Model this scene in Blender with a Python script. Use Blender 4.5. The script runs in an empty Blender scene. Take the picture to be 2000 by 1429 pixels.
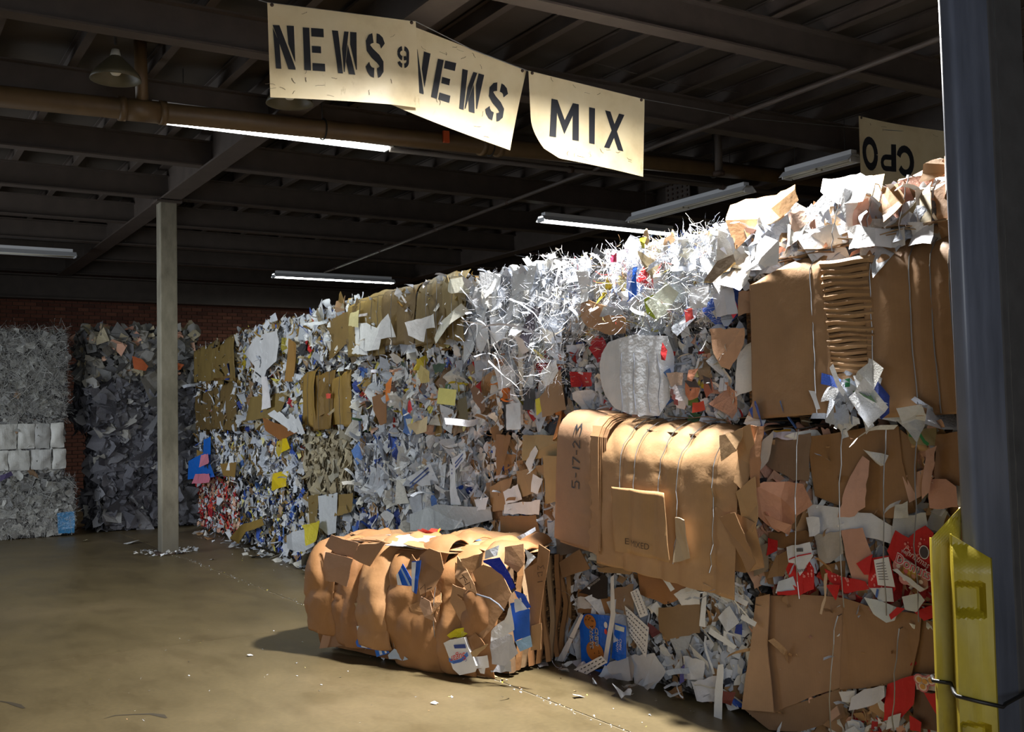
import bpy, bmesh, math, random
import numpy as np
from mathutils import Vector, Matrix, noise

S = bpy.context.scene
COL = S.collection
PI = math.pi
def R(a): return math.radians(a)
def lin(c):
    c = c / 255.0
    return c / 12.92 if c <= 0.04045 else ((c + 0.055) / 1.055) ** 2.4
def rgb(r, g, b): return (lin(r), lin(g), lin(b), 1.0)

# ------------------------------------------------------------------ camera
FPX, YAW, PITCH, ROLL, CAMH = 2078.0, 0.556128, 0.045737, -0.020094, 1.65
fw = Vector((math.sin(YAW) * math.cos(PITCH), math.cos(YAW) * math.cos(PITCH), math.sin(PITCH)))
rt0 = Vector((math.cos(YAW), -math.sin(YAW), 0))
up0 = rt0.cross(fw)
rt = rt0 * math.cos(ROLL) + up0 * math.sin(ROLL)
up = -rt0 * math.sin(ROLL) + up0 * math.cos(ROLL)
cd = bpy.data.cameras.new('camera')
cam = bpy.data.objects.new('camera', cd)
COL.objects.link(cam)
M = Matrix.Identity(4)
for i in range(3):
    M[i][0], M[i][1], M[i][2] = rt[i], up[i], -fw[i]
M[2][3] = CAMH
cam.matrix_world = M
cd.sensor_fit = 'HORIZONTAL'
cd.sensor_width = 36.0
cd.lens = 36.0 * FPX / 2000.0
cd.clip_end = 200
S.camera = cam

# ------------------------------------------------------------------ world, lights, exposure
S.view_settings.view_transform = 'Standard'
S.view_settings.look = 'None'
S.view_settings.gamma = 1.0
S.view_settings.use_curve_mapping = False
S.view_settings.exposure = 0.0
w = bpy.data.worlds.new('world')
S.world = w
w.use_nodes = True
w.node_tree.nodes['Background'].inputs[0].default_value = rgb(190, 205, 230)
w.node_tree.nodes['Background'].inputs[1].default_value = 0.03

def area(name, loc, target, sx, sy, power, col, spread=180, shape='RECTANGLE'):
    l = bpy.data.lights.new(name, 'AREA')
    l.shape = shape; l.size = sx; l.size_y = sy; l.energy = power; l.color = col; l.spread = R(spread)
    o = bpy.data.objects.new(name, l); COL.objects.link(o)
    o.location = loc
    o.rotation_euler = (Vector(target) - Vector(loc)).to_track_quat('-Z', 'Y').to_euler()
    return o
LAMP = (4.06, 4.42, 4.30)                      # high bay lamp hung over the near bales
area('high_bay_lamp', LAMP, (LAMP[0] - 0.02, LAMP[1] + .02, 0), .34, .34, 760, (1.0, .985, .96), 165, 'DISK')
area('high_bay_uplight', (LAMP[0], LAMP[1], LAMP[2] + .1), (LAMP[0], LAMP[1] + .01, 9), .2, .2, 55, (1.0, .98, .95), 170, 'DISK')
area('dock_door_daylight', (-1.6, -3.6, 2.2), (3.6, 6.5, 0.9), 3.4, 3.6, 120, (.90, .95, 1.0), 140)
area('side_door_daylight', (-2.9, 13.2, 2.0), (4.5, 13.4, 1.5), 4.0, 3.4, 150, (.86, .93, 1.0), 130)
FLUO = 48

# ------------------------------------------------------------------ pixel -> world helpers (camera of the 2000x1429 photograph)
CAM = Vector((0, 0, CAMH))
def ray(px, py): return fw + rt * ((px - 1000) / FPX) - up * ((py - 714.5) / FPX)
def on(px, py, axis, v):
    d = ray(px, py); t = (v - CAM[axis]) / d[axis]
    return CAM + d * t
class Frame:
    """local frame of a bale: x right along the front face, y into the bale, z up; origin bottom centre of the front face"""
    def __init__(s, o, rz):
        s.o = Vector(o); s.rz = rz
        s.M = Matrix.Translation(s.o) @ Matrix.Rotation(rz, 4, 'Z'); s.I = s.M.inverted()
    def px(s, px, py, off=0.0):                 # point on the plane y=-off
        c = s.I @ CAM; d = s.I.to_3x3() @ ray(px, py)
        t = (-off - c.y) / d.y; p = c + d * t
        return (p.x, p.z)
    def top(s, px, py, z):
        c = s.I @ CAM; d = s.I.to_3x3() @ ray(px, py)
        t = (z - c.z) / d.z; p = c + d * t
        return (p.x, p.y)
WRZ = math.atan2(-1.0, -0.039)                  # face of the long wall of bales
WALL = Frame((4.12, 4.9, 0), WRZ)

# ------------------------------------------------------------------ materials
def mat(name, build):
    m = bpy.data.materials.new(name); m.use_nodes = True
    nt = m.node_tree; b = nt.nodes['Principled BSDF']
    build(nt, b); return m
def N(nt, t, **k):
    n = nt.nodes.new(t)
    for a, v in k.items():
        if a.startswith('i_'): n.inputs[a[2:].replace('_', ' ')].default_value = v
        else: setattr(n, a, v)
    return n
def ramp(nt, stops, interp='LINEAR'):
    r = nt.nodes.new('ShaderNodeValToRGB'); r.color_ramp.interpolation = interp
    e = r.color_ramp.elements
    while len(e) < len(stops): e.new(1.0)
    for x, (p, c) in zip(e, stops): x.position = p; x.color = c
    return r
def mixc(nt, fac, a, b, mode='MIX'):
    m = nt.nodes.new('ShaderNodeMix'); m.data_type = 'RGBA'; m.blend_type = mode
    for s, v in ((0, fac), (6, a), (7, b)):
        if hasattr(v, 'is_output'): nt.links.new(v, m.inputs[s])
        else: m.inputs[s].default_value = v
    return m.outputs[2]
def bump(nt, b, h, strength, dist=.01):
    n = N(nt, 'ShaderNodeBump'); n.inputs['Strength'].default_value = strength; n.inputs['Distance'].default_value = dist
    nt.links.new(h, n.inputs['Height']); nt.links.new(n.outputs[0], b.inputs['Normal'])
def tc(nt, scale=(1, 1, 1), out='Object', rot=(0, 0, 0)):
    t = N(nt, 'ShaderNodeTexCoord'); mp = N(nt, 'ShaderNodeMapping'); mp.inputs['Scale'].default_value = scale; mp.inputs['Rotation'].default_value = rot
    nt.links.new(t.outputs[out], mp.inputs[0]); return mp.outputs[0]
def noise_n(nt, v, scale, detail=3, rough=.55):
    n = N(nt, 'ShaderNodeTexNoise'); n.inputs['Scale'].default_value = scale; n.inputs['Detail'].default_value = detail; n.inputs['Roughness'].default_value = rough
    nt.links.new(v, n.inputs['Vector']); return n.outputs['Fac']

def b_paper(nt, b):                              # colour of each sheet from the object itself
    oi = N(nt, 'ShaderNodeObjectInfo'); v = tc(nt)
    r = ramp(nt, [(.3, (.86, .86, .85, 1)), (.75, (1, 1, 1, 1))]); nt.links.new(noise_n(nt, v, 9), r.inputs[0])
    nt.links.new(mixc(nt, 1.0, oi.outputs['Color'], r.outputs[0], 'MULTIPLY'), b.inputs['Base Color'])
    b.inputs['Roughness'].default_value = .72
    bump(nt, b, noise_n(nt, v, 16, 4), .6, .012)
def b_card(nt, b):
    oi = N(nt, 'ShaderNodeObjectInfo'); v = tc(nt)
    r = ramp(nt, [(.25, (.80, .78, .76, 1)), (.7, (1, 1, 1, 1))]); nt.links.new(noise_n(nt, v, 5, 4), r.inputs[0])
    c = mixc(nt, 1.0, oi.outputs['Color'], r.outputs[0], 'MULTIPLY'); c = mixc(nt, 1.0, c, (.88, .96, 1.10, 1), 'MULTIPLY')
    wv = N(nt, 'ShaderNodeTexWave', wave_type='BANDS', bands_direction='X'); wv.inputs['Scale'].default_value = 42; wv.inputs['Distortion'].default_value = .3
    nt.links.new(v, wv.inputs[0])
    c2 = mixc(nt, .07, c, wv.outputs[0], 'MULTIPLY')
    nt.links.new(c2, b.inputs['Base Color'])
    b.inputs['Roughness'].default_value = .62
    bump(nt, b, noise_n(nt, v, 14, 4), .3, .012)
def b_attr(nt, b):
    a = N(nt, 'ShaderNodeVertexColor'); a.layer_name = 'Col'
    nt.links.new(a.outputs[0], b.inputs['Base Color']); b.inputs['Roughness'].default_value = .7
def b_film(nt, b):
    oi = N(nt, 'ShaderNodeObjectInfo'); nt.links.new(oi.outputs['Color'], b.inputs['Base Color']); b.inputs['Roughness'].default_value = .25
    bump(nt, b, noise_n(nt, tc(nt), 18, 3), .5, .02)
def b_core(nt, b):                               # packed waste seen in the gaps between sheets
    oi = N(nt, 'ShaderNodeObjectInfo'); v = tc(nt, (1, 1, 2.2))
    vo = N(nt, 'ShaderNodeTexVoronoi'); vo.inputs['Scale'].default_value = 22; nt.links.new(v, vo.inputs['Vector'])
    sp = N(nt, 'ShaderNodeSeparateColor'); nt.links.new(vo.outputs['Color'], sp.inputs[0])
    r = ramp(nt, [(0, (.42, .4, .38, 1)), (.3, (.62, .61, .6, 1)), (.5, (.85, .85, .85, 1)), (.8, (1.1, 1.1, 1.1, 1))], 'CONSTANT'); nt.links.new(sp.outputs[0], r.inputs[0])
    nt.links.new(mixc(nt, 1.0, oi.outputs['Color'], r.outputs[0], 'MULTIPLY'), b.inputs['Base Color'])
    b.inputs['Roughness'].default_value = .85
    bump(nt, b, vo.outputs['Distance'], .9, .05)
def b_flat(c, rough=.6, metal=0.0, bs=0, bst=.2):
    def f(nt, b):
        b.inputs['Base Color'].default_value = c; b.inputs['Roughness'].default_value = rough; b.inputs['Metallic'].default_value = metal
        if bs:
            v = tc(nt); n = noise_n(nt, v, bs, 4)
            r = ramp(nt, [(.25, (.7, .7, .7, 1)), (.75, (1.05, 1.05, 1.05, 1))]); nt.links.new(n, r.inputs[0])
            nt.links.new(mixc(nt, 1.0, c, r.outputs[0], 'MULTIPLY'), b.inputs['Base Color']); bump(nt, b, n, bst, .01)
    return f
def b_floor(nt, b):
    v = tc(nt, out='Object')
    big = noise_n(nt, v, .55, 4); mid = noise_n(nt, tc(nt, (1, .45, 1)), 3.2, 6, .62); fine = noise_n(nt, v, 34, 3)
    r1 = ramp(nt, [(.3, rgb(88, 76, 51)), (.52, rgb(101, 88, 61)), (.72, rgb(116, 101, 74))]); nt.links.new(big, r1.inputs[0])
    r2 = ramp(nt, [(.28, (.74, .72, .68, 1)), (.5, (.96, .96, .96, 1)), (.75, (1.09, 1.08, 1.05, 1))]); nt.links.new(mid, r2.inputs[0])
    c = mixc(nt, 1.0, r1.outputs[0], r2.outputs[0], 'MULTIPLY')
    r3 = ramp(nt, [(.35, (.9, .9, .9, 1)), (.65, (1.05, 1.05, 1.05, 1))]); nt.links.new(fine, r3.inputs[0])
    c = mixc(nt, 1.0, c, r3.outputs[0], 'MULTIPLY')
    nt.links.new(c, b.inputs['Base Color'])
    rr = N(nt, 'ShaderNodeMapRange'); rr.inputs[3].default_value = .28; rr.inputs[4].default_value = .55; nt.links.new(mid, rr.inputs[0]); nt.links.new(rr.outputs[0], b.inputs['Roughness'])
    b.inputs['Specular IOR Level'].default_value = .45
    bump(nt, b, mid, .12, .006)
def b_brick(nt, b):
    oi = N(nt, 'ShaderNodeObjectInfo'); v = tc(nt)
    r = ramp(nt, [(0, rgb(84, 48, 38)), (.5, rgb(104, 60, 46)), (1, rgb(122, 76, 58))]); nt.links.new(oi.outputs['Random'], r.inputs[0])
    n = noise_n(nt, v, 30, 3); r2 = ramp(nt, [(.3, (.75, .75, .75, 1)), (.7, (1, 1, 1, 1))]); nt.links.new(n, r2.inputs[0])
    nt.links.new(mixc(nt, 1.0, r.outputs[0], r2.outputs[0], 'MULTIPLY'), b.inputs['Base Color']); b.inputs['Roughness'].default_value = .9
    bump(nt, b, n, .3, .01)
def b_sign(nt, b):
    v = tc(nt); n = noise_n(nt, v, 2.6, 5); n2 = noise_n(nt, tc(nt, (1, 1, .5)), 9, 5, .7)
    r = ramp(nt, [(.25, rgb(190, 168, 128)), (.5, rgb(218, 200, 160)), (.8, rgb(228, 213, 178))]); nt.links.new(n, r.inputs[0])
    r2 = ramp(nt, [(.24, (.62, .55, .45, 1)), (.36, (1, 1, 1, 1))]); nt.links.new(n2, r2.inputs[0])
    nt.links.new(mixc(nt, 1.0, r.outputs[0], r2.outputs[0], 'MULTIPLY'), b.inputs['Base Color']); b.inputs['Roughness'].default_value = .38
    bump(nt, b, n, .25, .02)
def b_column(nt, b):
    v = tc(nt, (1, 1, .15)); n = noise_n(nt, v, 12, 5)
    r = ramp(nt, [(.3, rgb(84, 89, 102)), (.6, rgb(106, 111, 126)), (.8, rgb(116, 121, 136))]); nt.links.new(n, r.inputs[0])
    nt.links.new(r.outputs[0], b.inputs['Base Color']); b.inputs['Roughness'].default_value = .36
    bump(nt, b, n, .12, .01)
def b_post(nt, b):
    v = tc(nt, (1, 1, .35)); n = noise_n(nt, v, 6, 6, .65)
    g = N(nt, 'ShaderNodeTexCoord'); sp = N(nt, 'ShaderNodeSeparateXYZ'); nt.links.new(g.outputs['Object'], sp.inputs[0])
    r = ramp(nt, [(.3, rgb(104, 98, 84)), (.6, rgb(140, 134, 118)), (.8, rgb(158, 152, 138))]); nt.links.new(n, r.inputs[0])
    m = N(nt, 'ShaderNodeMapRange'); m.inputs[1].default_value = .75; m.inputs[2].default_value = .1; nt.links.new(sp.outputs[2], m.inputs[0])
    mu = N(nt, 'ShaderNodeMath', operation='MULTIPLY'); nt.links.new(m.outputs[0], mu.inputs[0]); nt.links.new(n, mu.inputs[1])
    nt.links.new(mixc(nt, mu.outputs[0], r.outputs[0], rgb(48, 46, 44)), b.inputs['Base Color']); b.inputs['Roughness'].default_value = .7
    bump(nt, b, n, .3, .01)
def b_yellow(nt, b):
    v = tc(nt, (1, 1, .4)); n = noise_n(nt, v, 7, 5, .65)
    r = ramp(nt, [(.25, rgb(104, 90, 22)), (.45, rgb(160, 142, 28)), (.7, rgb(178, 160, 42)), (.85, rgb(186, 174, 104))]); nt.links.new(n, r.inputs[0])
    nt.links.new(r.outputs[0], b.inputs['Base Color']); b.inputs['Roughness'].default_value = .42
def b_emit(c, s):
    def f(nt, b):
        b.inputs['Base Color'].default_value = (.9, .9, .9, 1); b.inputs['Emission Color'].default_value = c; b.inputs['Emission Strength'].default_value = s
    return f
MT = {}
for nm, fn in dict(paper=b_paper, card=b_card, attr=b_attr, film=b_film, core=b_core, floor=b_floor, brick=b_brick, sign=b_sign, column=b_column, post=b_post, yellow=b_yellow,
                   mortar=b_flat(rgb(88, 74, 64), .95, 0, 40), wallp=b_flat(rgb(110, 100, 88), .9, 0, 3), deck=b_flat(rgb(72, 63, 54), .85, 0, 2), steel=b_flat(rgb(78, 68, 61), .6, 0, 5),
                   pipe=b_flat(rgb(104, 82, 54), .5, 0, 5), ink=b_flat(rgb(34, 35, 40), .55), wire=b_flat(rgb(150, 150, 150), .35, .85), rust=b_flat(rgb(70, 52, 42), .7, 0, 30),
                   black=b_flat(rgb(26, 25, 26), .5), white=b_flat(rgb(222, 224, 228), .5), tube=b_emit((.97, 1.0, .93, 1), 26), deadtube=b_flat(rgb(216, 212, 198), .35), dark=b_flat(rgb(38, 34, 30), .8, 0, 12),
                   conc=b_flat(rgb(74, 72, 72), .85, 0, 9, .5), joint=b_flat(rgb(128, 116, 92), .9, 0, 60), shade=b_flat(rgb(84, 78, 58), .5), orange=b_flat(rgb(196, 82, 40), .5),
                   lens=b_emit((1, .98, .94, 1), 12), skid=b_flat(rgb(58, 50, 38), .6)).items():
    MT[nm] = mat(nm, fn)

# ------------------------------------------------------------------ object helpers
def link(name, me, m=None, parent=None, mw=None, color=None):
    o = bpy.data.objects.new(name, me); COL.objects.link(o)
    if m is not None:
        if isinstance(m, str): m = MT[m]
        if not me.materials: me.materials.append(m)
        elif me.materials[0] != m:
            o.material_slots[0].link = 'OBJECT'; o.material_slots[0].material = m
    if parent is not None: o.parent = parent
    if mw is not None: o.matrix_basis = mw
    if color is not None: o.color = color
    return o
def thing(name, label, cat, loc=(0, 0, 0), rz=0.0, group=None, kind=None):
    o = bpy.data.objects.new(name, None); COL.objects.link(o)
    o.location = loc; o.rotation_euler = (0, 0, rz); o.empty_display_size = .1
    o['label'] = label; o['category'] = cat
    if group: o['group'] = group
    if kind: o['kind'] = kind
    return o
def tag(o, label, cat, group=None):
    o['label'] = label; o['category'] = cat
    if group: o['group'] = group
    return o
def struct(o, label=None):
    o['kind'] = 'structure'
    if label: o['label'] = label
    return o
def mesh(name, v, f, smooth=False):
    me = bpy.data.meshes.new(name); me.from_pydata([tuple(x) for x in v], [], f); me.update()
    if smooth: me.shade_smooth()
    return me
def bm_mesh(bm, name, smooth=False):
    me = bpy.data.meshes.new(name); bm.to_mesh(me); bm.free()
    if smooth: me.shade_smooth()
    return me
def box_bm(bm, c, s, bev=0.0, rot=None):
    r = bmesh.ops.create_cube(bm, size=1.0)
    vs = r['verts']
    for v in vs: v.co = Vector((v.co.x * s[0], v.co.y * s[1], v.co.z * s[2]))
    if rot is not None:
        for v in vs: v.co = rot @ v.co
    for v in vs: v.co += Vector(c)
    if bev:
        es = list({e for v in vs for e in v.link_edges})
        bmesh.ops.bevel(bm, geom=es, offset=bev, segments=2, affect='EDGES', profile=.5)
def box(name, c, s, bev=0.0, rot=None):
    bm = bmesh.new(); box_bm(bm, c, s, bev, rot); return bm_mesh(bm, name)
def tube_vf(pts, r, n=8, closed=False):
    pts = [Vector(p) for p in pts]; v, f = [], []
    pu = None
    for i, p in enumerate(pts):
        t = (pts[min(i + 1, len(pts) - 1)] - pts[max(i - 1, 0)]).normalized()
        a = pu if pu is not None else (Vector((0, 0, 1)) if abs(t.z) < .9 else Vector((1, 0, 0)))
        x = (a - t * a.dot(t)).normalized(); pu = x; y = t.cross(x)
        rr = r[i] if isinstance(r, (list, tuple)) else r
        for k in range(n):
            an = 2 * PI * k / n; v.append(p + x * rr * math.cos(an) + y * rr * math.sin(an))
    for i in range(len(pts) - 1):
        for k in range(n):
            a, b = i * n + k, i * n + (k + 1) % n
            f.append((a, b, b + n, a + n))
    f.append(tuple(range(n - 1, -1, -1))); f.append(tuple(range((len(pts) - 1) * n, len(pts) * n)))
    return v, f
def tube(name, pts, r, n=8):
    v, f = tube_vf(pts, r, n); return mesh(name, v, f, n > 5)

# flat polygon cut into a mesh along given lines, mapped by fn(u,v)->xyz
def poly_mesh(name, poly, fn=None, lines=(), grid=0.0, thick=0.0, smooth=False):
    bm = bmesh.new()
    vs = [bm.verts.new((p[0], p[1], 0)) for p in poly]
    bm.faces.new(vs)
    us = [p[0] for p in poly]; ws = [p[1] for p in poly]
    def cut(co, no):
        bmesh.ops.bisect_plane(bm, geom=bm.verts[:] + bm.edges[:] + bm.faces[:], plane_co=co, plane_no=no, dist=1e-5)
    for (a, b, n1, n2) in lines: cut((a, b, 0), (n1, n2, 0))
    if grid:
        x = math.ceil(min(us) / grid) * grid
        while x < max(us): cut((x, 0, 0), (1, 0, 0)); x += grid
        x = math.ceil(min(ws) / grid) * grid
        while x < max(ws): cut((0, x, 0), (0, 1, 0)); x += grid
    bmesh.ops.triangulate(bm, faces=bm.faces[:])
    if bm.faces and sum(f.normal.z for f in bm.faces) < 0: bmesh.ops.reverse_faces(bm, faces=bm.faces[:])
    if fn:
        for v in bm.verts: v.co = Vector(fn(v.co.x, v.co.y))
        bm.normal_update()
    if thick: bmesh.ops.solidify(bm, geom=bm.faces[:], thickness=thick)
    return bm_mesh(bm, name, smooth)

def folds(rnd, size, k, amp):
    L = []
    for _ in range(k):
        a = rnd.uniform(0, 2 * PI)
        L.append((rnd.uniform(-.3, .3) * size, rnd.uniform(-.3, .3) * size, math.cos(a), math.sin(a), rnd.uniform(-amp, amp)))
    return L
def fold_h(L, u, v): return sum(a * abs((u - x) * nx + (v - y) * ny) for x, y, nx, ny, a in L)
def torn(poly, rnd, jag=.012, step=.04):
    out = []
    for i, p in enumerate(poly):
        q = poly[(i + 1) % len(poly)]
        d = math.hypot(q[0] - p[0], q[1] - p[1]); n = max(1, int(d / step))
        for k in range(n):
            t = k / n; j = jag if k else 0
            out.append((p[0] + (q[0] - p[0]) * t + rnd.uniform(-j, j), p[1] + (q[1] - p[1]) * t + rnd.uniform(-j, j)))
    return out

# ------------------------------------------------------------------ library of scraps (local x,y in the sheet, z = outward normal), unit about 1 m -> scaled
rnd = random.Random(7)
def lib_page(i):
    rnd = random.Random(100 + i); a = rnd.uniform(.65, .85)
    p = [(-a / 2, -.5), (a / 2, -.5), (a / 2, .5), (-a / 2, .5)]
    if rnd.random() < .7:                         # torn or missing corner
        k = rnd.randrange(4); q = p[k]; p[k:k + 1] = [(q[0] * rnd.uniform(.1, .6), q[1]), (q[0], q[1] * rnd.uniform(.1, .6))] if k in (0, 2) else [(q[0], q[1] * rnd.uniform(.1, .6)), (q[0] * rnd.uniform(.1, .6), q[1])]
    L = folds(rnd, 1, rnd.choice((1, 2, 3)), .35); c = rnd.uniform(-.5, .5); an = rnd.uniform(0, PI)
    extra = [(math.cos(an) * t, math.sin(an) * t, math.cos(an), math.sin(an)) for t in (-.3, 0, .3)]
    m0 = fold_h(L, 0, 0)
    def fn(u, v):
        d = u * math.cos(an) + v * math.sin(an)
        return (u, v, fold_h(L, u, v) - m0 + c * d * d)
    return poly_mesh('page', p, fn, [l[:4] for l in L] + extra)
def lib_torn(i, thick=0.0, amp=.5, k=None):
    rnd = random.Random(300 + i); a, c = rnd.uniform(.22, .5), rnd.uniform(.4, .56)
    p = [(-a * rnd.uniform(.6, 1.1), -c * rnd.uniform(.7, 1)), (a * rnd.uniform(.6, 1.1), -c * rnd.uniform(.7, 1)), (a * rnd.uniform(.5, 1.1), c * rnd.uniform(.6, 1)), (-a * rnd.uniform(.5, 1.1), c * rnd.uniform(.6, 1))]
    rough = rnd.sample(range(4), rnd.choice((1, 2, 2, 3))); out = []
    for j in range(4):
        u, v = p[j], p[(j + 1) % 4]; out.append(u)
        if j in rough:
            m = rnd.choice((2, 3, 4))
            for q in range(1, m):
                t = q / m + rnd.uniform(-.1, .1); d = rnd.uniform(-.10, .07); nx, ny = v[1] - u[1], u[0] - v[0]; l = math.hypot(nx, ny)
                out.append((u[0] + (v[0] - u[0]) * t + nx / l * d, u[1] + (v[1] - u[1]) * t + ny / l * d))
    L = folds(rnd, 1, k or rnd.choice((1, 2, 3)), amp); m0 = fold_h(L, 0, 0)
    return poly_mesh('torn', out, lambda u, v: (u, v, fold_h(L, u, v) - m0), [l[:4] for l in L], thick=thick)
def lib_crumple(i):
    rnd = random.Random(500 + i)
    st = rnd.uniform(.55, 1); p = [(math.cos(2 * PI * j / 11) * rnd.uniform(.28, .58) * st, math.sin(2 * PI * j / 11) * rnd.uniform(.28, .58)) for j in range(11)]
    L = folds(rnd, 1.2, 6, .75); m0 = fold_h(L, 0, 0)
    return poly_mesh('crumple', p, lambda u, v: (u, v, (fold_h(L, u, v) - m0) * .8 - .25 * (u * u + v * v)), [l[:4] for l in L])
def lib_strip(i, width=.05, seg=7, curl=1.0):
    rnd = random.Random(700 + i); v, f = [], []
    a = rnd.uniform(-.5, .5); b = rnd.uniform(-.5, .5); x = y = z = 0.0
    da, db = rnd.uniform(-1, 1) * curl, rnd.uniform(-1, 1) * curl; tw = rnd.uniform(-1.5, 1.5); t0 = rnd.uniform(0, PI)
    for s in range(seg + 1):
        sd = Vector((math.cos(a), math.sin(a) * .3, math.sin(t0 + tw * s / seg) * .7)).normalized() * width / 2
        c = Vector((x, y, z)); v += [c - sd, c + sd]
        x += math.sin(a) / seg; y += math.cos(a) * math.cos(b) / seg; z += math.sin(b) / seg
        a += da * 2.2 / seg + rnd.uniform(-.35, .35) * curl; b += db * 2.2 / seg + rnd.uniform(-.35, .35) * curl
    cy = y / 2; v = [Vector((p.x, p.y - cy, p.z)) for p in v]
    f = [(2 * s, 2 * s + 1, 2 * s + 3, 2 * s + 2) for s in range(seg)]
    return mesh('strip', v, f)
LIB = dict(page=[lib_page(i) for i in range(16)], torn=[lib_torn(i) for i in range(24)], card=[lib_torn(40 + i, thick=.02, amp=.3, k=2) for i in range(14)],
           crumple=[lib_crumple(i) for i in range(16)], strip=[lib_strip(i, .13, 6, .8) for i in range(12)], shred=[lib_strip(40 + i, .016, 6, .9) for i in range(20)],
           long=[lib_strip(80 + i, .045, 7, .7) for i in range(10)])
PNAME = dict(page='paper_sheet', torn='paper_scrap', card='cardboard_scrap', crumple='crumpled_paper', strip='paper_strip', shred='paper_shred', long='paper_ribbon')
def arr(me):
    n = len(me.vertices); co = np.empty(n * 3, np.float32); me.vertices.foreach_get('co', co)
    me.calc_loop_triangles(); t = np.empty(len(me.loop_triangles) * 3, np.int32); me.loop_triangles.foreach_get('vertices', t)
    return co.reshape(-1, 3), t.reshape(-1, 3)
ARR = {k: [arr(m) for m in v] for k, v in LIB.items()}
for k, v in LIB.items():
    for m in v: m.materials.append(MT['card' if k == 'card' else 'paper'])

def orient(rnd, pos, size, tilt, hang=0.0, top=False, spin=None):
    """matrix of a scrap on the front face (normal -y) or the top face (normal +z) of a bale"""
    B = Matrix(((1, 0, 0), (0, 0, -1), (0, 1, 0))) if not top else Matrix.Identity(3)   # u->x, v->z, w->-y
    a = rnd.uniform(0, 2 * PI)
    T = Matrix.Rotation(rnd.gauss(0, tilt), 3, Vector((math.cos(a), math.sin(a), 0)))
    sp = rnd.uniform(0, 2 * PI) if spin is None else rnd.gauss(0, spin)
    Rm = B @ T @ Matrix.Rotation(sp, 3, 'Z')
    m = (Rm * size).to_4x4(); m.translation = Vector(pos); return m
class Stuff:
    def __init__(s): s.v, s.f, s.c, s.n = [], [], [], 0
    def add(s, kind, i, M, col):
        co, t = ARR[kind][i % len(ARR[kind])]
        m = np.array(M, dtype=np.float32); p = co @ m[:3, :3].T + m[:3, 3]
        s.v.append(p); s.f.append(t + s.n); s.n += len(p)
        s.c.append(np.tile(np.array(col, np.float32), (len(p), 1)))
    def build(s, name, parent=None, m='attr'):
        if not s.n: return None
        v = np.concatenate(s.v); f = np.concatenate(s.f); c = np.concatenate(s.c)
        me = bpy.data.meshes.new(name); me.vertices.add(len(v)); me.vertices.foreach_set('co', v.ravel())
        me.loops.add(len(f) * 3); me.polygons.add(len(f))
        me.loops.foreach_set('vertex_index', f.ravel()); me.polygons.foreach_set('loop_start', np.arange(0, len(f) * 3, 3, dtype=np.int32))
        try: me.polygons.foreach_set('loop_total', np.full(len(f), 3, np.int32))
        except Exception: pass
        me.update(calc_edges=True); me.validate()
        ca = me.color_attributes.new('Col', 'FLOAT_COLOR', 'POINT'); ca.data.foreach_set('color', c.ravel())
        o = link(name, me, m, parent); o['kind'] = 'stuff'; return o

# palettes
WH = [rgb(228, 230, 234), rgb(214, 218, 226), rgb(200, 206, 218), rgb(222, 220, 214), rgb(186, 192, 204)]
GY = [rgb(150, 150, 150), rgb(132, 132, 134), rgb(166, 164, 160), rgb(116, 116, 120), rgb(178, 176, 170)]
CB = [rgb(176, 138, 96), rgb(164, 126, 86), rgb(188, 152, 110), rgb(152, 116, 80)]
OL = [rgb(150, 120, 58), rgb(134, 106, 50), rgb(160, 132, 72), rgb(120, 92, 44)]
BG = [rgb(176, 164, 136), rgb(164, 150, 122), rgb(188, 176, 148), rgb(150, 138, 112)]
PK = [rgb(214, 164, 138), rgb(222, 178, 152), rgb(200, 148, 126)]
BL = [rgb(46, 84, 176), rgb(60, 96, 190), rgb(36, 60, 140), rgb(90, 130, 200)]
RD = [rgb(190, 34, 34), rgb(206, 60, 44), rgb(170, 24, 40)]
YE = [rgb(214, 190, 50), rgb(232, 222, 150), rgb(226, 214, 100)]
GR = [rgb(70, 110, 70), rgb(110, 140, 60), rgb(60, 80, 64)]
DK = [rgb(40, 40, 44), rgb(60, 52, 50), rgb(54, 60, 74)]
OR = [rgb(206, 116, 40), rgb(216, 140, 70)]
def pick(rnd, mix):
    t = rnd.random() * sum(x for _, x in mix)
    for p, x in mix:
        t -= x
        if t <= 0: break
    c = rnd.choice(p); k = rnd.uniform(.86, 1.06)
    return (c[0] * k, c[1] * k, c[2] * k, 1)
def mixk(rnd, d):
    t = rnd.random() * sum(d.values())
    for k, x in d.items():
        t -= x
        if t <= 0: return k
    return k

# ------------------------------------------------------------------ bale builder
def core_mesh(L, D, H, seed, bulge=.03, rough=.02):
    bm = bmesh.new(); bmesh.ops.create_cube(bm, size=1.0)
    bmesh.ops.subdivide_edges(bm, edges=bm.edges[:], cuts=9, use_grid_fill=True)
    o = Vector((seed * 3.1, seed * 1.7, 0))
    for v in bm.verts:
        c = v.co; rx = abs(c.x) * 2; ry = abs(c.y) * 2; rz = abs(c.z) * 2
        k = 1.0
        if rx > .9 and rz > .9: k = .985
        p = Vector((c.x * L * k, c.y * D, c.z * H * k))
        nn = noise.noise_vector(p * 5 + o) * rough + noise.noise_vector(p * 13 + o) * rough * .5
        b = bulge * (1 - rx * rx) * (1 - rz * rz)
        p.y += -b if c.y < 0 else b
        v.co = p + nn + Vector((0, D / 2, H / 2))
    return bm_mesh(bm, 'core')
FRONT = dict(paper=.42, card=.12)
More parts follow.
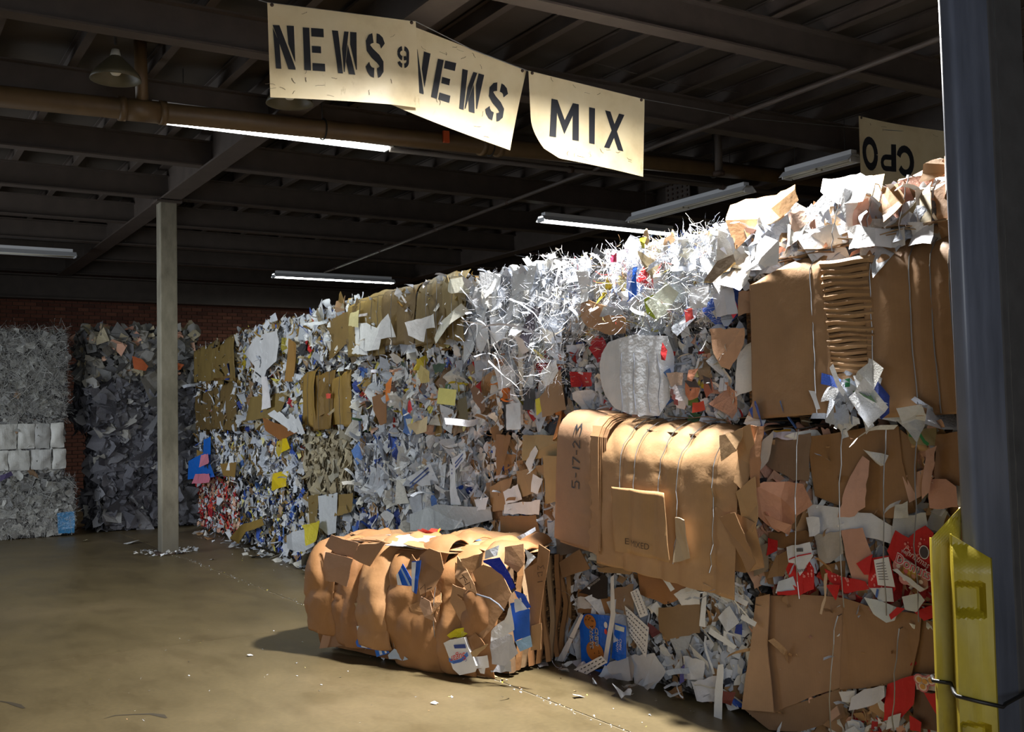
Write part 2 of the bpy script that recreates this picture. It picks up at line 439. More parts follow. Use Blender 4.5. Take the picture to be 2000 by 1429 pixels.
class Bale:
    def __init__(s, name, label, cat, frame, L, D, H, core, group=None, seed=1, corein=.035, bulge=.03, rough=.022, lean=0.0):
        s.L, s.D, s.H = L, D, H; s.rnd = random.Random(seed); s.seed = seed
        s.fr = frame
        s.e = thing(name, label, cat, frame.o, frame.rz, group)
        if lean:
            s.e.rotation_euler = (lean, 0, frame.rz); frame.M = frame.M @ Matrix.Rotation(lean, 4, 'X'); frame.I = frame.M.inverted()
        cm = core_mesh(L - .03, D - corein, H - .02, seed, bulge, rough)
        for v in cm.vertices: v.co.y += corein; v.co.z += .01
        s.core = link('packed_core', cm, 'core', s.e, None, core); s.st = Stuff()
    def scatter(s, n, kinds, mix, size, tilt=.35, out=(0.0, .05), top=False, part=True, zr=None, xr=None, spin=None, edge=0.0, cardmix=None):
        r = s.rnd
        for _ in range(n):
            k = mixk(r, kinds); sz = r.uniform(*size)
            if k in ('shred', 'long', 'strip'): sz *= 1.3
            x = r.uniform(*(xr or (-s.L / 2 + .04, s.L / 2 - .04)))
            if top: p = (x, r.uniform(.05, s.D - .05), s.H + r.uniform(*out))
            else:
                z = r.uniform(*(zr or (.05, s.H - .05)))
                if s.fr.o.z < .1: z = max(z, sz * .42)
                p = (x, -r.uniform(*out), z)
            M = orient(r, p, sz, tilt, top=top, spin=spin)
            c = pick(r, cardmix if (cardmix and k == 'card') else mix)
            i = r.randrange(100)
            if part:
                me = LIB[k][i % len(LIB[k])]; o = bpy.data.objects.new(PNAME[k], me); COL.objects.link(o); o.parent = s.e; o.matrix_basis = M; o.color = c
            else: s.st.add(k, i, M, c)
    def side(s, n, kinds, mix, size, tilt=.4):             # scraps on the left end of the bale
        r = s.rnd; Q = Matrix.Rotation(-PI / 2, 3, 'Z')
        for _ in range(n):
            k = mixk(r, kinds); M = orient(r, (0, 0, 0), r.uniform(*size), tilt); M = (Q @ M.to_3x3()).to_4x4(); M.translation = (-s.L / 2 + .01 - r.uniform(0, .05), r.uniform(.03, s.D * .8), r.uniform(.06, s.H - .05))
            s.st.add(k, r.randrange(100), M, pick(r, mix))
    def fringe(s, n, kinds, mix, size, part=False, tilt=.8):   # loose edges along the top and the bottom seam
        r = s.rnd
        for _ in range(n):
            k = mixk(r, kinds); sz = r.uniform(*size); low = r.random() < .4 and s.fr.o.z > .1
            p = (r.uniform(-s.L / 2 + .03, s.L / 2 - .03), r.uniform(-.05, .25 if not low else .0), (.0 if low else s.H) + r.uniform(-.04, .03))
            M = orient(r, p, sz, tilt)
            c = pick(r, mix); i = r.randrange(100)
            if part:
                o = bpy.data.objects.new(PNAME[k], LIB[k][i % len(LIB[k])]); COL.objects.link(o); o.parent = s.e; o.matrix_basis = M; o.color = c
            else: s.st.add(k, i, M, c)
    def wires(s, xs, bow=.012, off=.03, r=.0028, tiltx=0.0, zt=None):
        for x in xs:
            H = zt or s.H; pts = [(x + tiltx * (t - .5) + s.rnd.uniform(-.006, .006), -off - bow * math.sin(PI * t) + s.rnd.uniform(-.004, .004), .02 + t * (H - .03)) for t in [k / 10 for k in range(11)]]
            pts += [(x, .06, H + .012), (x, .35, H + .014)]
            link('baling_wire', tube('wire', pts, r, 5), 'wire', s.e)
    def sheet(s, name, pxs, color, off=.05, m='paper', amp=.18, k=2, thick=0.0, jag=.006, grid=0.0, bend=0.0, seed=0, lean=0.0, fn=None, wall=True, label=None):
        """sheet whose outline is given in picture pixels, laid on the face of the bale"""
        pl = [s.fr.px(x, y, off) for x, y in pxs]
        return s.sheet_l(name, pl, color, off, m, amp, k, thick, jag, grid, bend, seed, lean, label)
    def sheet_l(s, name, pl, color, off=.05, m='paper', amp=.18, k=2, thick=0.0, jag=.006, grid=0.0, bend=0.0, seed=0, lean=0.0, label=None):
        r = random.Random(seed * 31 + int(abs(pl[0][0]) * 1e4) + int(abs(pl[0][1]) * 1e3))
        cx = sum(p[0] for p in pl) / len(pl); cz = sum(p[1] for p in pl) / len(pl)
        q = [(p[0] - cx, p[1] - cz) for p in pl]
        a2 = sum(q[i][0] * q[(i + 1) % len(q)][1] - q[(i + 1) % len(q)][0] * q[i][1] for i in range(len(q)))
        if a2 < 0: q.reverse()
        size = max(max(abs(a), abs(b)) for a, b in q) * 2
        if jag: q = torn(q, r, jag, max(.035, size / 9))
        Ls = folds(r, size, k, amp); m0 = sum(fold_h(Ls, a, b) for a, b in q) / len(q) * .6
        smp = [fold_h(Ls, a * t, b_ * t) - m0 - bend * a * a * t * t / size for a, b_ in q for t in (.5, 1)]
        cap = min(1.0, min(.085, .22 * size) / max(max(smp) - min(smp), 1e-4))
        def h(u, v): return (fold_h(Ls, u, v) - m0 - bend * u * u / max(size, .01)) * cap - lean * v
        me = poly_mesh(name, q, lambda u, v: (u, -max(h(u, v), -off * .8), v), [l[:4] for l in Ls], grid=grid or size / 4.5, thick=thick)
        o = link(name, me, m, s.e, Matrix.Translation((cx, -off, cz)), color)
        o['h'] = 0
        del o['h']
        if label: o['label'] = label
        s.last = (lambda u, v: (u, -off - max(h(u - cx, v - cz), -off * .8), v))
        return o
    def done(s, name='packed_scraps'): s.st.build(name, s.e)

def panel_fn(x0, wires, H, r, off, seed, pinch=.03, crease=.008, wave=.012, ridge=0.0):
    """card wrapped over the front and the top edge: arc length v -> front, rounding of radius r, top"""
    rn = random.Random(seed)
    cr = [(rn.uniform(0, H), rn.choice(wires) if wires else 0, rn.uniform(.5, 1.0), rn.uniform(.006, .014)) for _ in range(26 if wires else 0)]
    def fn(u, v):
        b = 0.0
        if wires:
            d = min(abs(u - x) for x in wires); b += pinch * (1 - math.exp(-d / .045))
            for cv, cx, a, wd in cr:
                dv = abs(v - cv)
                if dv < wd * 2.5: b -= crease * a * max(0, 1 - dv / (wd * 2.5)) * math.exp(-abs(u - cx) / .06)
        b += wave * noise.noise(Vector((u * 2.3 + seed, v * 2.1, seed * .37))) + wave * .4 * noise.noise(Vector((u * 7 + seed, v * 6, 3.3)))
        if ridge:
            q = Vector((u * 5.5 + seed * 1.7, v * 4.2, seed * .61)); k = max(0.0, min(1.0, v / H * 1.6 - .35))
            b -= ridge * (.15 + k) * (1 - abs(noise.noise(q)) * 3.2) - ridge * .4; b -= ridge * .5 * k * abs(noise.noise(q * 2.3))
        o = off + b; s0 = H - r
        if v <= s0: y, z, ny, nz = 0.0, v, -1.0, 0.0
        else:
            a = (v - s0) / r
            if a < PI / 2: y, z, ny, nz = r - r * math.cos(a), s0 + r * math.sin(a), -math.cos(a), math.sin(a)
            else: y, z, ny, nz = r + (v - s0 - r * PI / 2), H, 0.0, 1.0
        return (u, y + ny * o, z + nz * o)
    return fn
def on_panel(fn, lift):                            # a point lifted off a mapped panel along its normal
    def g(u, v):
        p = Vector(fn(u, v)); e = .004
        n = (Vector(fn(u + e, v)) - p).cross(Vector(fn(u, v + e)) - p)
        n.normalize()
        return p + n * lift
    return g
def ribbon(pts, wd):
    v, f = [], []
    for i, p in enumerate(pts):
        a = pts[max(i - 1, 0)]; b = pts[min(i + 1, len(pts) - 1)]
        dx, dy = b[0] - a[0], b[1] - a[1]; l = math.hypot(dx, dy) or 1
        nx, ny = -dy / l * wd / 2, dx / l * wd / 2
        v += [(p[0] + nx, p[1] + ny), (p[0] - nx, p[1] - ny)]
    return v, [(2 * i, 2 * i + 1, 2 * i + 3, 2 * i + 2) for i in range(len(pts) - 1)]
def strokes_mesh(name, strokes, wd, fn, sub=3):
    V, F = [], []
    for st in strokes:
        pts = []
        for a, b in zip(st[:-1], st[1:]): pts += [(a[0] + (b[0] - a[0]) * t / sub, a[1] + (b[1] - a[1]) * t / sub) for t in range(sub)]
        pts.append(st[-1]); v, f = ribbon(pts, wd); o = len(V); V += v; F += [tuple(i + o for i in q) for q in f]
    me = mesh(name, [fn(a, b) for a, b in V], F); return me
def text_vf(txt, size=1.0, shear=0.0, align='CENTER', fat=0.0):
    cu = bpy.data.curves.new('text', 'FONT'); cu.body = txt; cu.size = size; cu.shear = shear; cu.align_x = align; cu.align_y = 'CENTER'; cu.resolution_u = 3; cu.offset = fat
    o = bpy.data.objects.new('text', cu); COL.objects.link(o)
    dg = bpy.context.evaluated_depsgraph_get(); me = bpy.data.meshes.new_from_object(o.evaluated_get(dg))
    v = [(x.co.x, x.co.y) for x in me.vertices]; f = [tuple(p.vertices) for p in me.polygons]
    bpy.data.objects.remove(o); bpy.data.curves.remove(cu); bpy.data.meshes.remove(me); return v, f
def put_text(name, txt, parent, fn, at, size, ang=0.0, color='ink', shear=0.0, sx=1.0, fat=0.0):
    v, f = text_vf(txt, 1.0, shear, 'CENTER', fat); ca, sa = math.cos(ang), math.sin(ang)
    P = [((x * sx * ca - y * sa) * size + at[0], (x * sx * sa + y * ca) * size + at[1]) for x, y in v]
    return link(name, mesh(name, [fn(a, b) for a, b in P], f), color, parent)
PAINT = {}
def paint(r, g, b, rough=.55):
    k = (r, g, b, rough)
    if k not in PAINT: PAINT[k] = mat('print', b_flat(rgb(r, g, b), rough))
    return PAINT[k]
def decal(name, poly, fn, parent, m, grid=.03):
    return link(name, poly_mesh(name, poly, fn, grid=grid), m, parent)
def ell(cx, cy, rx, ry, n=20, rot=0.0):
    return [(cx + rx * math.cos(2 * PI * i / n) * math.cos(rot) - ry * math.sin(2 * PI * i / n) * math.sin(rot), cy + rx * math.cos(2 * PI * i / n) * math.sin(rot) + ry * math.sin(2 * PI * i / n) * math.cos(rot)) for i in range(n)]
# ------------------------------------------------------------------ room shell
XL, XR, YF, YB, ZD = -3.0, 19.0, -3.8, 22.0, 4.92
fl = struct(link('floor', box('floor', ((XL + XR) / 2, (YF + YB) / 2, -.104), (XR - XL, YB - YF, .2)), 'joint'), 'sealed brown concrete warehouse floor')
JX, JY = 3.43, 8.1
g = .008
for x0, x1 in ((XL, JX - g), (JX + g, XR)):
    for y0, y1 in ((YF, JY - g * .4), (JY + g * .4, YB)):
        link('floor_slab', box('floor_slab', ((x0 + x1) / 2, (y0 + y1) / 2, -.02), (x1 - x0, y1 - y0, .04)), 'floor', fl)
def skid(pts, wds):
    V, F = [], []
    for i, (p, wd) in enumerate(zip(pts, wds)):
        a = pts[max(i - 1, 0)]; b = pts[min(i + 1, len(pts) - 1)]; d = Vector((b[0] - a[0], b[1] - a[1])).normalized()
        V += [(p[0] - d.y * wd, p[1] + d.x * wd, .0012), (p[0] + d.y * wd, p[1] - d.x * wd, .0012)]
    F = [(2 * i, 2 * i + 1, 2 * i + 3, 2 * i + 2) for i in range(len(pts) - 1)]
    link('skid_mark', mesh('skid', V, F), 'skid', fl)
def fpt(px, py): p = on(px, py, 2, 0.0); return (p.x, p.y)
skid([fpt(*p) for p in ((203, 1403), (225, 1397), (260, 1395), (295, 1394), (315, 1397), (325, 1402))], (.002, .008, .008, .014, .022, .006))
skid([fpt(*p) for p in ((0, 1369), (18, 1372), (35, 1377), (47, 1383))], (.006, .012, .02, .008))

# walls
wb = struct(link('wall_back', box('wall_back', ((XL + XR) / 2, YB + .1, ZD / 2), (XR - XL, .2, ZD)), 'mortar'), 'far brick wall behind the bales')
bk = box('brick', (0, 0, 0), (.2, .03, .064), .004)
bk.materials.append(MT['brick'])
cells = []
for row in range(64):
    z = .04 + row * .075
    if z > 4.75: break
    for c in range(70):
        x = 1.0 + c * .21 + (.105 if row % 2 else 0); cells.append((x, z))
vis = [c for c in cells if 2.6 < c[0] < 8.3 and 3.02 < c[1] < 4.0]
vis.sort(key=lambda c: -c[1]); vis = vis[:300]; vs_ = set(vis)
for x, z in vis:
    o = bpy.data.objects.new('brick', bk); COL.objects.link(o); o.parent = wb; o.location = (x, YB - rnd.uniform(.002, .012), z)
rest = [c for c in cells if c not in vs_]
bv = np.array([v.co[:] for v in bk.vertices]); bf = [tuple(p.vertices) for p in bk.polygons]; V = []; F = []
for x, z in rest:
    o = len(V); V += [(a + x, b + YB - .004, c + z) for a, b, c in bv]; F += [tuple(i + o for i in q) for q in bf]
o = link('brick_courses', mesh('brick_courses', V, F), 'brick', wb); o['kind'] = 'stuff'
bm = bmesh.new()
for y0, y1, z0, z1 in ((YF, 11.1, 0, ZD), (15.3, YB, 0, ZD), (11.1, 15.3, 3.8, ZD)): box_bm(bm, (XL - .1, (y0 + y1) / 2, (z0 + z1) / 2), (.2, y1 - y0, z1 - z0))
struct(link('wall_left', bm_mesh(bm, 'wall_left'), 'wallp'))
struct(link('wall_right', box('wall_right', (XR + .1, (YF + YB) / 2, ZD / 2), (.2, YB - YF, ZD)), 'wallp'))
bm = bmesh.new()
for (x0, x1, z0, z1) in ((XL, -3.4 + .1, 0, ZD), (.2, XR, 0, ZD), (-3.3, .2, 4.1, ZD)):
    box_bm(bm, ((x0 + x1) / 2, YF - .1, (z0 + z1) / 2), (x1 - x0, .2, z1 - z0))
struct(link('wall_front', bm_mesh(bm, 'wall_front'), 'wallp'))

# ceiling: deck panels over purlins over beams over girders
ce = struct(link('ceiling', box('ceiling', ((XL + XR) / 2, (YF + YB) / 2, ZD + .16), (XR - XL, YB - YF, .1)), 'dark'), 'dark roof deck on steel beams')
PS = .66
npn = int((XR - XL) / PS)
for i in range(npn):
    x = XL + PS * (i + .5)
    link('deck_panel', box('deck_panel', (x, (YF + YB) / 2, ZD + .05 + (i % 3) * .006), (PS - .012, YB - YF, .08)), 'deck', ce)
pm = None
def ibeam(name, L, h, bw, tf=.016, tw=.010):       # along x, bottom at z=0
    bm = bmesh.new()
    box_bm(bm, (0, 0, tf / 2), (L, bw, tf)); box_bm(bm, (0, 0, h - tf / 2), (L, bw, tf)); box_bm(bm, (0, 0, h / 2), (L, tw, h - 2 * tf))
    me = bm_mesh(bm, name); me.materials.append(MT['steel']); return me
ZB = 4.48
pmesh = ibeam('purlin', YB - YF, .15, .07, .01, .008)
for i in range(1, npn):
    o = bpy.data.objects.new('purlin', pmesh); COL.objects.link(o); o.parent = ce; o.location = (XL + PS * i, (YF + YB) / 2, ZD - .15); o.rotation_euler = (0, 0, PI / 2)
bmsh = ibeam('beam', XR - XL, .29, .15)
for k in range(-5, 7):
    y = 13.72 - 1.92 * k
    if YF < y < YB - .2:
        o = bpy.data.objects.new('beam', bmsh); COL.objects.link(o); o.parent = ce; o.location = ((XL + XR) / 2, y, ZB)
gm = ibeam('girder', YB - YF, .42, .24, .022, .014)
for x in (3.42, 9.82, 16.2, -2.9):
    o = bpy.data.objects.new('girder', gm); COL.objects.link(o); o.parent = ce; o.location = (x, (YF + YB) / 2, ZB - .02); o.rotation_euler = (0, 0, PI / 2)
lb = link('lintel_beam', ibeam('lintel', 14, .46, .3, .03, .02), 'steel', wb, Matrix.Translation((7.5, YB - .2, 4.02)))
# splice plate with bolts on the far girder
sp = link('splice_plate', box('splice_plate', (9.69, 11.15, 4.70), (.02, .5, .26)), 'steel', ce)
bm = bmesh.new()
for a in range(5):
    for b in range(4):
        r = bmesh.ops.create_cone(bm, segments=6, radius1=.018, radius2=.016, depth=.02, cap_ends=True)
        for v in r['verts']: v.co = Vector((9.672, 11.15 - .2 + a * .1, 4.60 + b * .065)) + Matrix.Rotation(PI / 2, 3, 'Y') @ v.co
o = link('bolts', bm_mesh(bm, 'bolts'), 'rust', sp); o['kind'] = 'stuff'

# far post
t = thing('steel_post', 'pale scuffed square steel post standing alone on the open floor', 'post', (3.40, 13.74, 0))
t['kind'] = 'structure'
link('shaft', box('shaft', (0, 0, 2.23), (.21, .21, 4.44), .012), 'post', t)
link('base_plate', box('base_plate', (0, 0, .012), (.34, .34, .024), .004), 'rust', t)
link('cap_plate', box('cap_plate', (0, 0, 4.435), (.32, .32, .03), .004), 'steel', t)
st = Stuff(); rr = random.Random(5)
for _ in range(90):
    a = rr.uniform(0, 2 * PI); d = rr.uniform(.12, .34)
    st.add('torn', rr.randrange(99), orient(rr, (d * math.cos(a) * 1.2, d * math.sin(a), .012 + rr.uniform(0, .03)), rr.uniform(.03, .08), .4, top=True), pick(rr, [(WH, 1), (GY, 1)]))
o = st.build('paper_dust_heap'); o['kind'] = 'stuff'; o.location = (3.40, 13.74, 0); o['label'] = 'scraps of white paper heaped round the foot of the post'; o['category'] = 'litter'
# near column
ccol = on(1911, 1000, 0, 3.30); CX, CY = ccol.x, ccol.y
t = thing('steel_column', 'blue-grey painted steel column with rounded corner behind yellow guard', 'column', (CX, CY, 0), 0)
t['kind'] = 'structure'
def rrect(x0, x1, y0, y1, r, n=6):
    P = []
    for cx, cy, a0 in ((x1 - r, y1 - r, 0), (x0 + r, y1 - r, 90), (x0 + r, y0 + r, 180), (x1 - r, y0 + r, 270)):
        for k in range(n + 1):
            a = R(a0 + 90 * k / n); P.append((cx + r * math.cos(a), cy + r * math.sin(a)))
    return P
def prism(name, P, z0, z1, smooth=False):
    n = len(P); v = [(x, y, z0) for x, y in P] + [(x, y, z1) for x, y in P]
    f = [(i, (i + 1) % n, (i + 1) % n + n, i + n) for i in range(n)] + [tuple(range(n - 1, -1, -1)), tuple(range(n, 2 * n))]
    return mesh(name, v, f, smooth)
TILT = Matrix.Rotation(R(-.5), 4, 'Y')
link('painted_casing', prism('casing', rrect(-.010, .225, 0, .062, .018), 0.0, 4.46, True), 'column', t, TILT)
link('rear_section', prism('rear', rrect(.19, .40, -.004, .20, .01), 0.0, 4.46), 'conc', t, TILT)
r_ = random.Random(3); pts = [(.226 + r_.uniform(-.0015, .0015), -.005, z * .04) for z in range(0, 110)]
link('weld_seam', tube('weld', pts, [.0022 + r_.uniform(-.0012, .0022) for _ in pts], 5), 'wire', t, TILT)

# yellow guard strapped to the column
t = thing('column_guard', 'yellow moulded plastic guard strapped round the near steel column', 'column guard', (CX, CY, 0))
def lobe(name, wd, dp, z1, pockets, tops):
    # moulded channel: x across, y back, z up; pockets pressed into the front; tops = height of the torn top edge over x
    nx, nz = 14, 110; V, F = [], []
    def top(u): return sum(0 for _ in ()) + tops[0] + (tops[1] - tops[0]) * u
    prof = [(0.0, dp)] + [(wd * .02, dp * .25)] + [(wd * (.06 + .88 * i / (nx - 1)), 0.0) for i in range(nx)] + [(wd * .98, dp * .25), (wd, dp)]
    n = len(prof)
    for j in range(nz + 1):
        t = j / nz
        for x, y in prof:
            u = x / wd; z = t * (z1 + top(u)); d = 0.0
            for p0, p1 in pockets:
                ez = min(max(0, (z - p0) / .022), max(0, (p1 - z) / .022), 1); ex = min(max(0, (u - .06) / .05), max(0, (.80 - u) / .14), 1); d = max(d, .045 * min(ez, ex))
            c = max(0, (z - z1 + .05) / .09)
            yy = y + d + (dp * .75 - y) * min(1, c) ** 1.6 * .9 + .003 * noise.noise(Vector((z * 6, u * 3, wd * 50)))
            xx = x + .004 * noise.noise(Vector((z * 3.2, 4 + u, 2)))
            V.append((xx, yy, z))
    for j in range(nz):
        for i in range(n - 1): F.append((j * n + i, j * n + i + 1, (j + 1) * n + i + 1, (j + 1) * n + i))
    k = len(V)
    me = mesh(name, V, F); bm = bmesh.new(); bm.from_mesh(me); bmesh.ops.solidify(bm, geom=bm.faces[:], thickness=.006); bm.to_mesh(me); bm.free(); return me
def at_px(x, y, dy): 
    p = on(x, y, 1, CY - dy); return p.x - CX
GA = -R(52)
gx, gy = Vector((math.cos(GA), math.sin(GA))), Vector((-math.sin(GA), math.cos(GA)))
def gbase(px, dx): p = on(px, 1200, 0, CX + dx); return Vector((p.x - CX, p.y - CY))
p1, p2 = gbase(1862, -.12), gbase(1822, -.055)
link('front_lobe', lobe('front_lobe', .132, .075, 1.135, ((.935, 1.055), (.44, .585)), (.075, -.005)), 'yellow', t, Matrix.Translation((p1.x, p1.y, 0)) @ Matrix.Rotation(GA, 4, 'Z'))
link('rear_lobe', lobe('rear_lobe', .105, .06, 1.21, (), (-.03, .08)), 'yellow', t, Matrix.Translation((p2.x, p2.y, 0)) @ Matrix.Rotation(GA, 4, 'Z'))
zs_ = on(1900, 1352, 0, CX).z
def gp(b0, x, y, z): q = b0 + gx * x + gy * y; return (q.x, q.y, z)
link('strap', tube('strap', [gp(p2, -.01, .05, zs_ + .03), gp(p2, -.008, -.006, zs_ + .028), gp(p2, .05, -.01, zs_ + .024), gp(p1, -.006, .01, zs_ + .018), gp(p1, .0, -.010, zs_ + .014), gp(p1, .07, -.010, zs_), gp(p1, .142, -.010, zs_ - .012), gp(p1, .152, .03, zs_ - .012), (.24, -.014, zs_ - .014), (.40, -.014, zs_ - .01), (.412, .2, zs_)], .007, 6), 'black', t)

# ------------------------------------------------------------------ overhead pipe, conduits, lamps
PY, PZ = 9.35, 4.36
qa, qb = on(0, 188, 1, PY), on(872, 277, 1, PY); psl = (qb.z - qa.z) / (qb.x - qa.x); PZ = qa.z + psl * (3.5 - qa.x)
t = thing('overhead_pipe', 'thick rusty brown pipe slung under the ceiling beams behind the signs', 'pipe', (3.5, PY, PZ))
link('main_pipe', tube('pipe', [(-6, 0, 0), (10.5, 0, 0)], .088, 20), 'pipe', t)
px_ = on(278, 215, 1, PY).x - 3.5
link('riser', tube('riser', [(px_, 0, .05), (px_, 0, .62)], .055, 14), 'pipe', t)
for xx in (px_ - .17, px_ + .17, 2.1 - .1, 2.1 + .1):
    link('coupling', tube('coupling', [(xx - .028, 0, 0), (xx + .028, 0, 0)], .104, 20), 'pipe', t)
link('tee', tube('tee', [(px_ - .15, 0, 0), (px_ + .15, 0, 0)], .096, 20), 'pipe', t)
for xx in (on(631, 270, 1, PY).x - 3.5, .9 + 1.2, 5.2):
    pts = [(xx, .0, .55)] + [(xx, .10 * math.cos(a), .10 * math.sin(a)) for a in [PI / 2 - k * 2 * PI / 14 for k in range(15)]]
    link('hanger', tube('hanger', pts, .008, 6), 'dark', t)
o = on(870, 292, 1, PY - .09)
link('valve_tag', box('tag', (o.x - 3.5, -.11, .02), (.07, .03, .12), .006), 'orange', t)
t.rotation_euler = (0, -math.atan(psl), 0)
def conduit(name, label, a, b, r, m='steel'):
    c = [(a[i] + b[i]) / 2 for i in range(3)]
    t = thing(name, label, 'pipe', c)
    link('pipe_run', tube('run', [tuple(a[i] - c[i] for i in range(3)), tuple(b[i] - c[i] for i in range(3))], r, 10), m, t)
    d = Vector(b) - Vector(a); L = d.length; d.normalize()
    for k in range(1, int(L / 2.2)):
        p = Vector(a) + d * k * 2.2 - Vector(c)
        link('clamp', tube('clamp', [tuple(p - d * .025), tuple(p + d * .025)], r * 1.35, 10), 'rust', t)
    return t
a = on(700, 506, 2, 4.42); b = on(1016, 386, 2, 4.42); dy = (b - a) / (b.y - a.y)
conduit('sprinkler_pipe', 'thin sprinkler pipe running from lit lamp toward the hanging signs', tuple(a + dy * (20.5 - a.y)), tuple(a + dy * (4.5 - a.y)), .024)
ca_, cb_ = on(762, 291, 2, 4.40), on(1336, 356, 2, 4.40)
conduit('cross_pipe', 'slim dark pipe running crosswise just beyond the thick brown pipe', tuple(ca_), tuple(ca_ + (cb_ - ca_) * 2.2), .03)
t = thing('drop_pipe', 'short capped vertical pipe dropping from the ceiling right of the signs', 'pipe', tuple(on(1403, 300, 1, 9.0)))
link('pipe_run', tube('run', [(0, 0, -.22), (0, 0, .62)], .045, 10), 'steel', t)
link('flange', tube('flange', [(0, 0, -.25), (0, 0, -.21)], .07, 12), 'rust', t)

def fluor(label, c, rz, L=2.44, lit=True, power=FLUO, group=None, emit=True, hr=.07):
    t = thing('fluorescent_lamp', label, 'ceiling lamp', c, rz, group)
    v = []; prof = [(-.12, .0), (-.05, hr), (.05, hr), (.12, .0), (.115, -.003), (.045, hr - .008), (-.045, hr - .008), (-.115, -.003)]
    n = len(prof); V = [(x, y, z) for x in (-L / 2, L / 2) for y, z in prof]
    F = [(i, (i + 1) % n, (i + 1) % n + n, i + n) for i in range(n)]
    link('reflector', mesh('reflector', V, F), 'white', t)
    link('ballast_box', box('ballast', (0, 0, hr + .025), (L * .96, .09, .05), .005), 'white', t)
    for k in (-1, 1):
        for s in (-.045, .045):
            link('tube', tube('tube', [(k * .02, s, .01), (k * (L / 2 - .03), s, .01)], .019, 10), 'tube' if lit else 'deadtube', t)
        link('lamp_holder', box('holder', (k * (L / 2 - .012), 0, .012), (.022, .15, .06), .004), 'white', t)
        link('hanger_chain', tube('chain', [(k * L * .36, 0, .12), (k * L * .36, 0, 4.936 - c[2])], .004, 5), 'dark', t)
    if lit and emit:
        l = bpy.data.lights.new('fluorescent_light', 'AREA'); l.shape = 'RECTANGLE'; l.size = L - .1; l.size_y = .16; l.energy = power; l.color = (.96, 1.0, .88)
        o = bpy.data.objects.new('fluorescent_light', l); COL.objects.link(o); o.parent = t; o.location = (0, 0, -.03)
    return t
def mid(p, q, z): return (on(*p, 2, z) + on(*q, 2, z)) / 2
ZL = 4.28
a = on(759, 291, 2, 4.42); fluor('lit twin tube fluorescent lamp half hidden by the thick brown pipe', (a.x - 1.22, a.y, 4.42), 0, hr=.12)
a = on(768, 553, 2, ZL); fluor('lit fluorescent lamp hanging farthest off near the brick wall', (a.x - 1.22, a.y, ZL), 0)
a = on(1052, 432, 2, ZL); fluor('lit fluorescent lamp partly behind the top of the shredded paper bales', (a.x + 1.22, a.y, ZL), R(2))
a = on(148, 502, 2, ZL); fluor('unlit fluorescent lamp at the left over the grey shred stack', (a.x - 1.22, a.y, ZL), 0, lit=False)
a = on(1228, 433, 2, ZL); b = on(1470, 374, 2, ZL)
fluor('unlit pale strip lamp end-on above the right hand bales, nearer the lit lamp', tuple((a + b) / 2), PI / 2, (a - b).length, lit=False)
a = on(1535, 349, 2, ZL); b = on(1672, 313, 2, ZL)
fluor('unlit pale strip lamp ending beside the upside-down hanging sign', tuple((a + b) / 2), PI / 2, (a - b).length, lit=False)
def dome(label, p):
    t = thing('dome_lamp', label, 'ceiling lamp', p)
    prof = [(.02, .24), (.04, .19), (.07, .16), (.13, .10), (.18, .04), (.195, .0), (.187, .0), (.172, .04), (.12, .095), (.06, .15)]
    V, F = [], []
    for r, z in prof: V += [(r * math.cos(2 * PI * k / 24), r * math.sin(2 * PI * k / 24), z) for k in range(24)]
    for i in range(len(prof) - 1):
        for k in range(24): a, b = i * 24 + k, i * 24 + (k + 1) % 24; F.append((a, b, b + 24, a + 24))
    link('shade', mesh('shade', V, F, True), 'shade', t)
    link('bulb', tube('bulb', [(0, 0, .04), (0, 0, .07), (0, 0, .12), (0, 0, .18), (0, 0, .24)], [.03, .05, .06, .045, .03], 12), 'deadtube', t)
    link('stem', tube('stem', [(0, 0, .28), (0, 0, 4.936 - p[2])], .012, 8), 'dark', t)
    return t
dome('unlit dome shaded lamp hanging beside the vertical riser of the pipe', tuple(on(226, 156, 1, 8.6)))
dome('unlit dome shaded lamp just below the leftmost hanging sign', tuple(on(566, 203, 1, 8.3)))
t = thing('high_bay_lamp', 'bright high bay lamp hanging over the near bales', 'ceiling lamp', LAMP)
prof = [(.06, .34), (.08, .22), (.15, .16), (.23, .02), (.24, -.03), (.235, -.03), (.22, .02), (.14, .15), (.05, .2)]
V, F = [], []
for r, z in prof: V += [(r * math.cos(2 * PI * k / 24), r * math.sin(2 * PI * k / 24), z) for k in range(24)]
for i in range(len(prof) - 1):
    for k in range(24): a, b = i * 24 + k, i * 24 + (k + 1) % 24; F.append((a, b, b + 24, a + 24))
link('shade', mesh('shade', V, F, True), 'white', t); link('stem', tube('stem', [(0, 0, .3), (0, 0, .53)], .015, 8), 'dark', t)

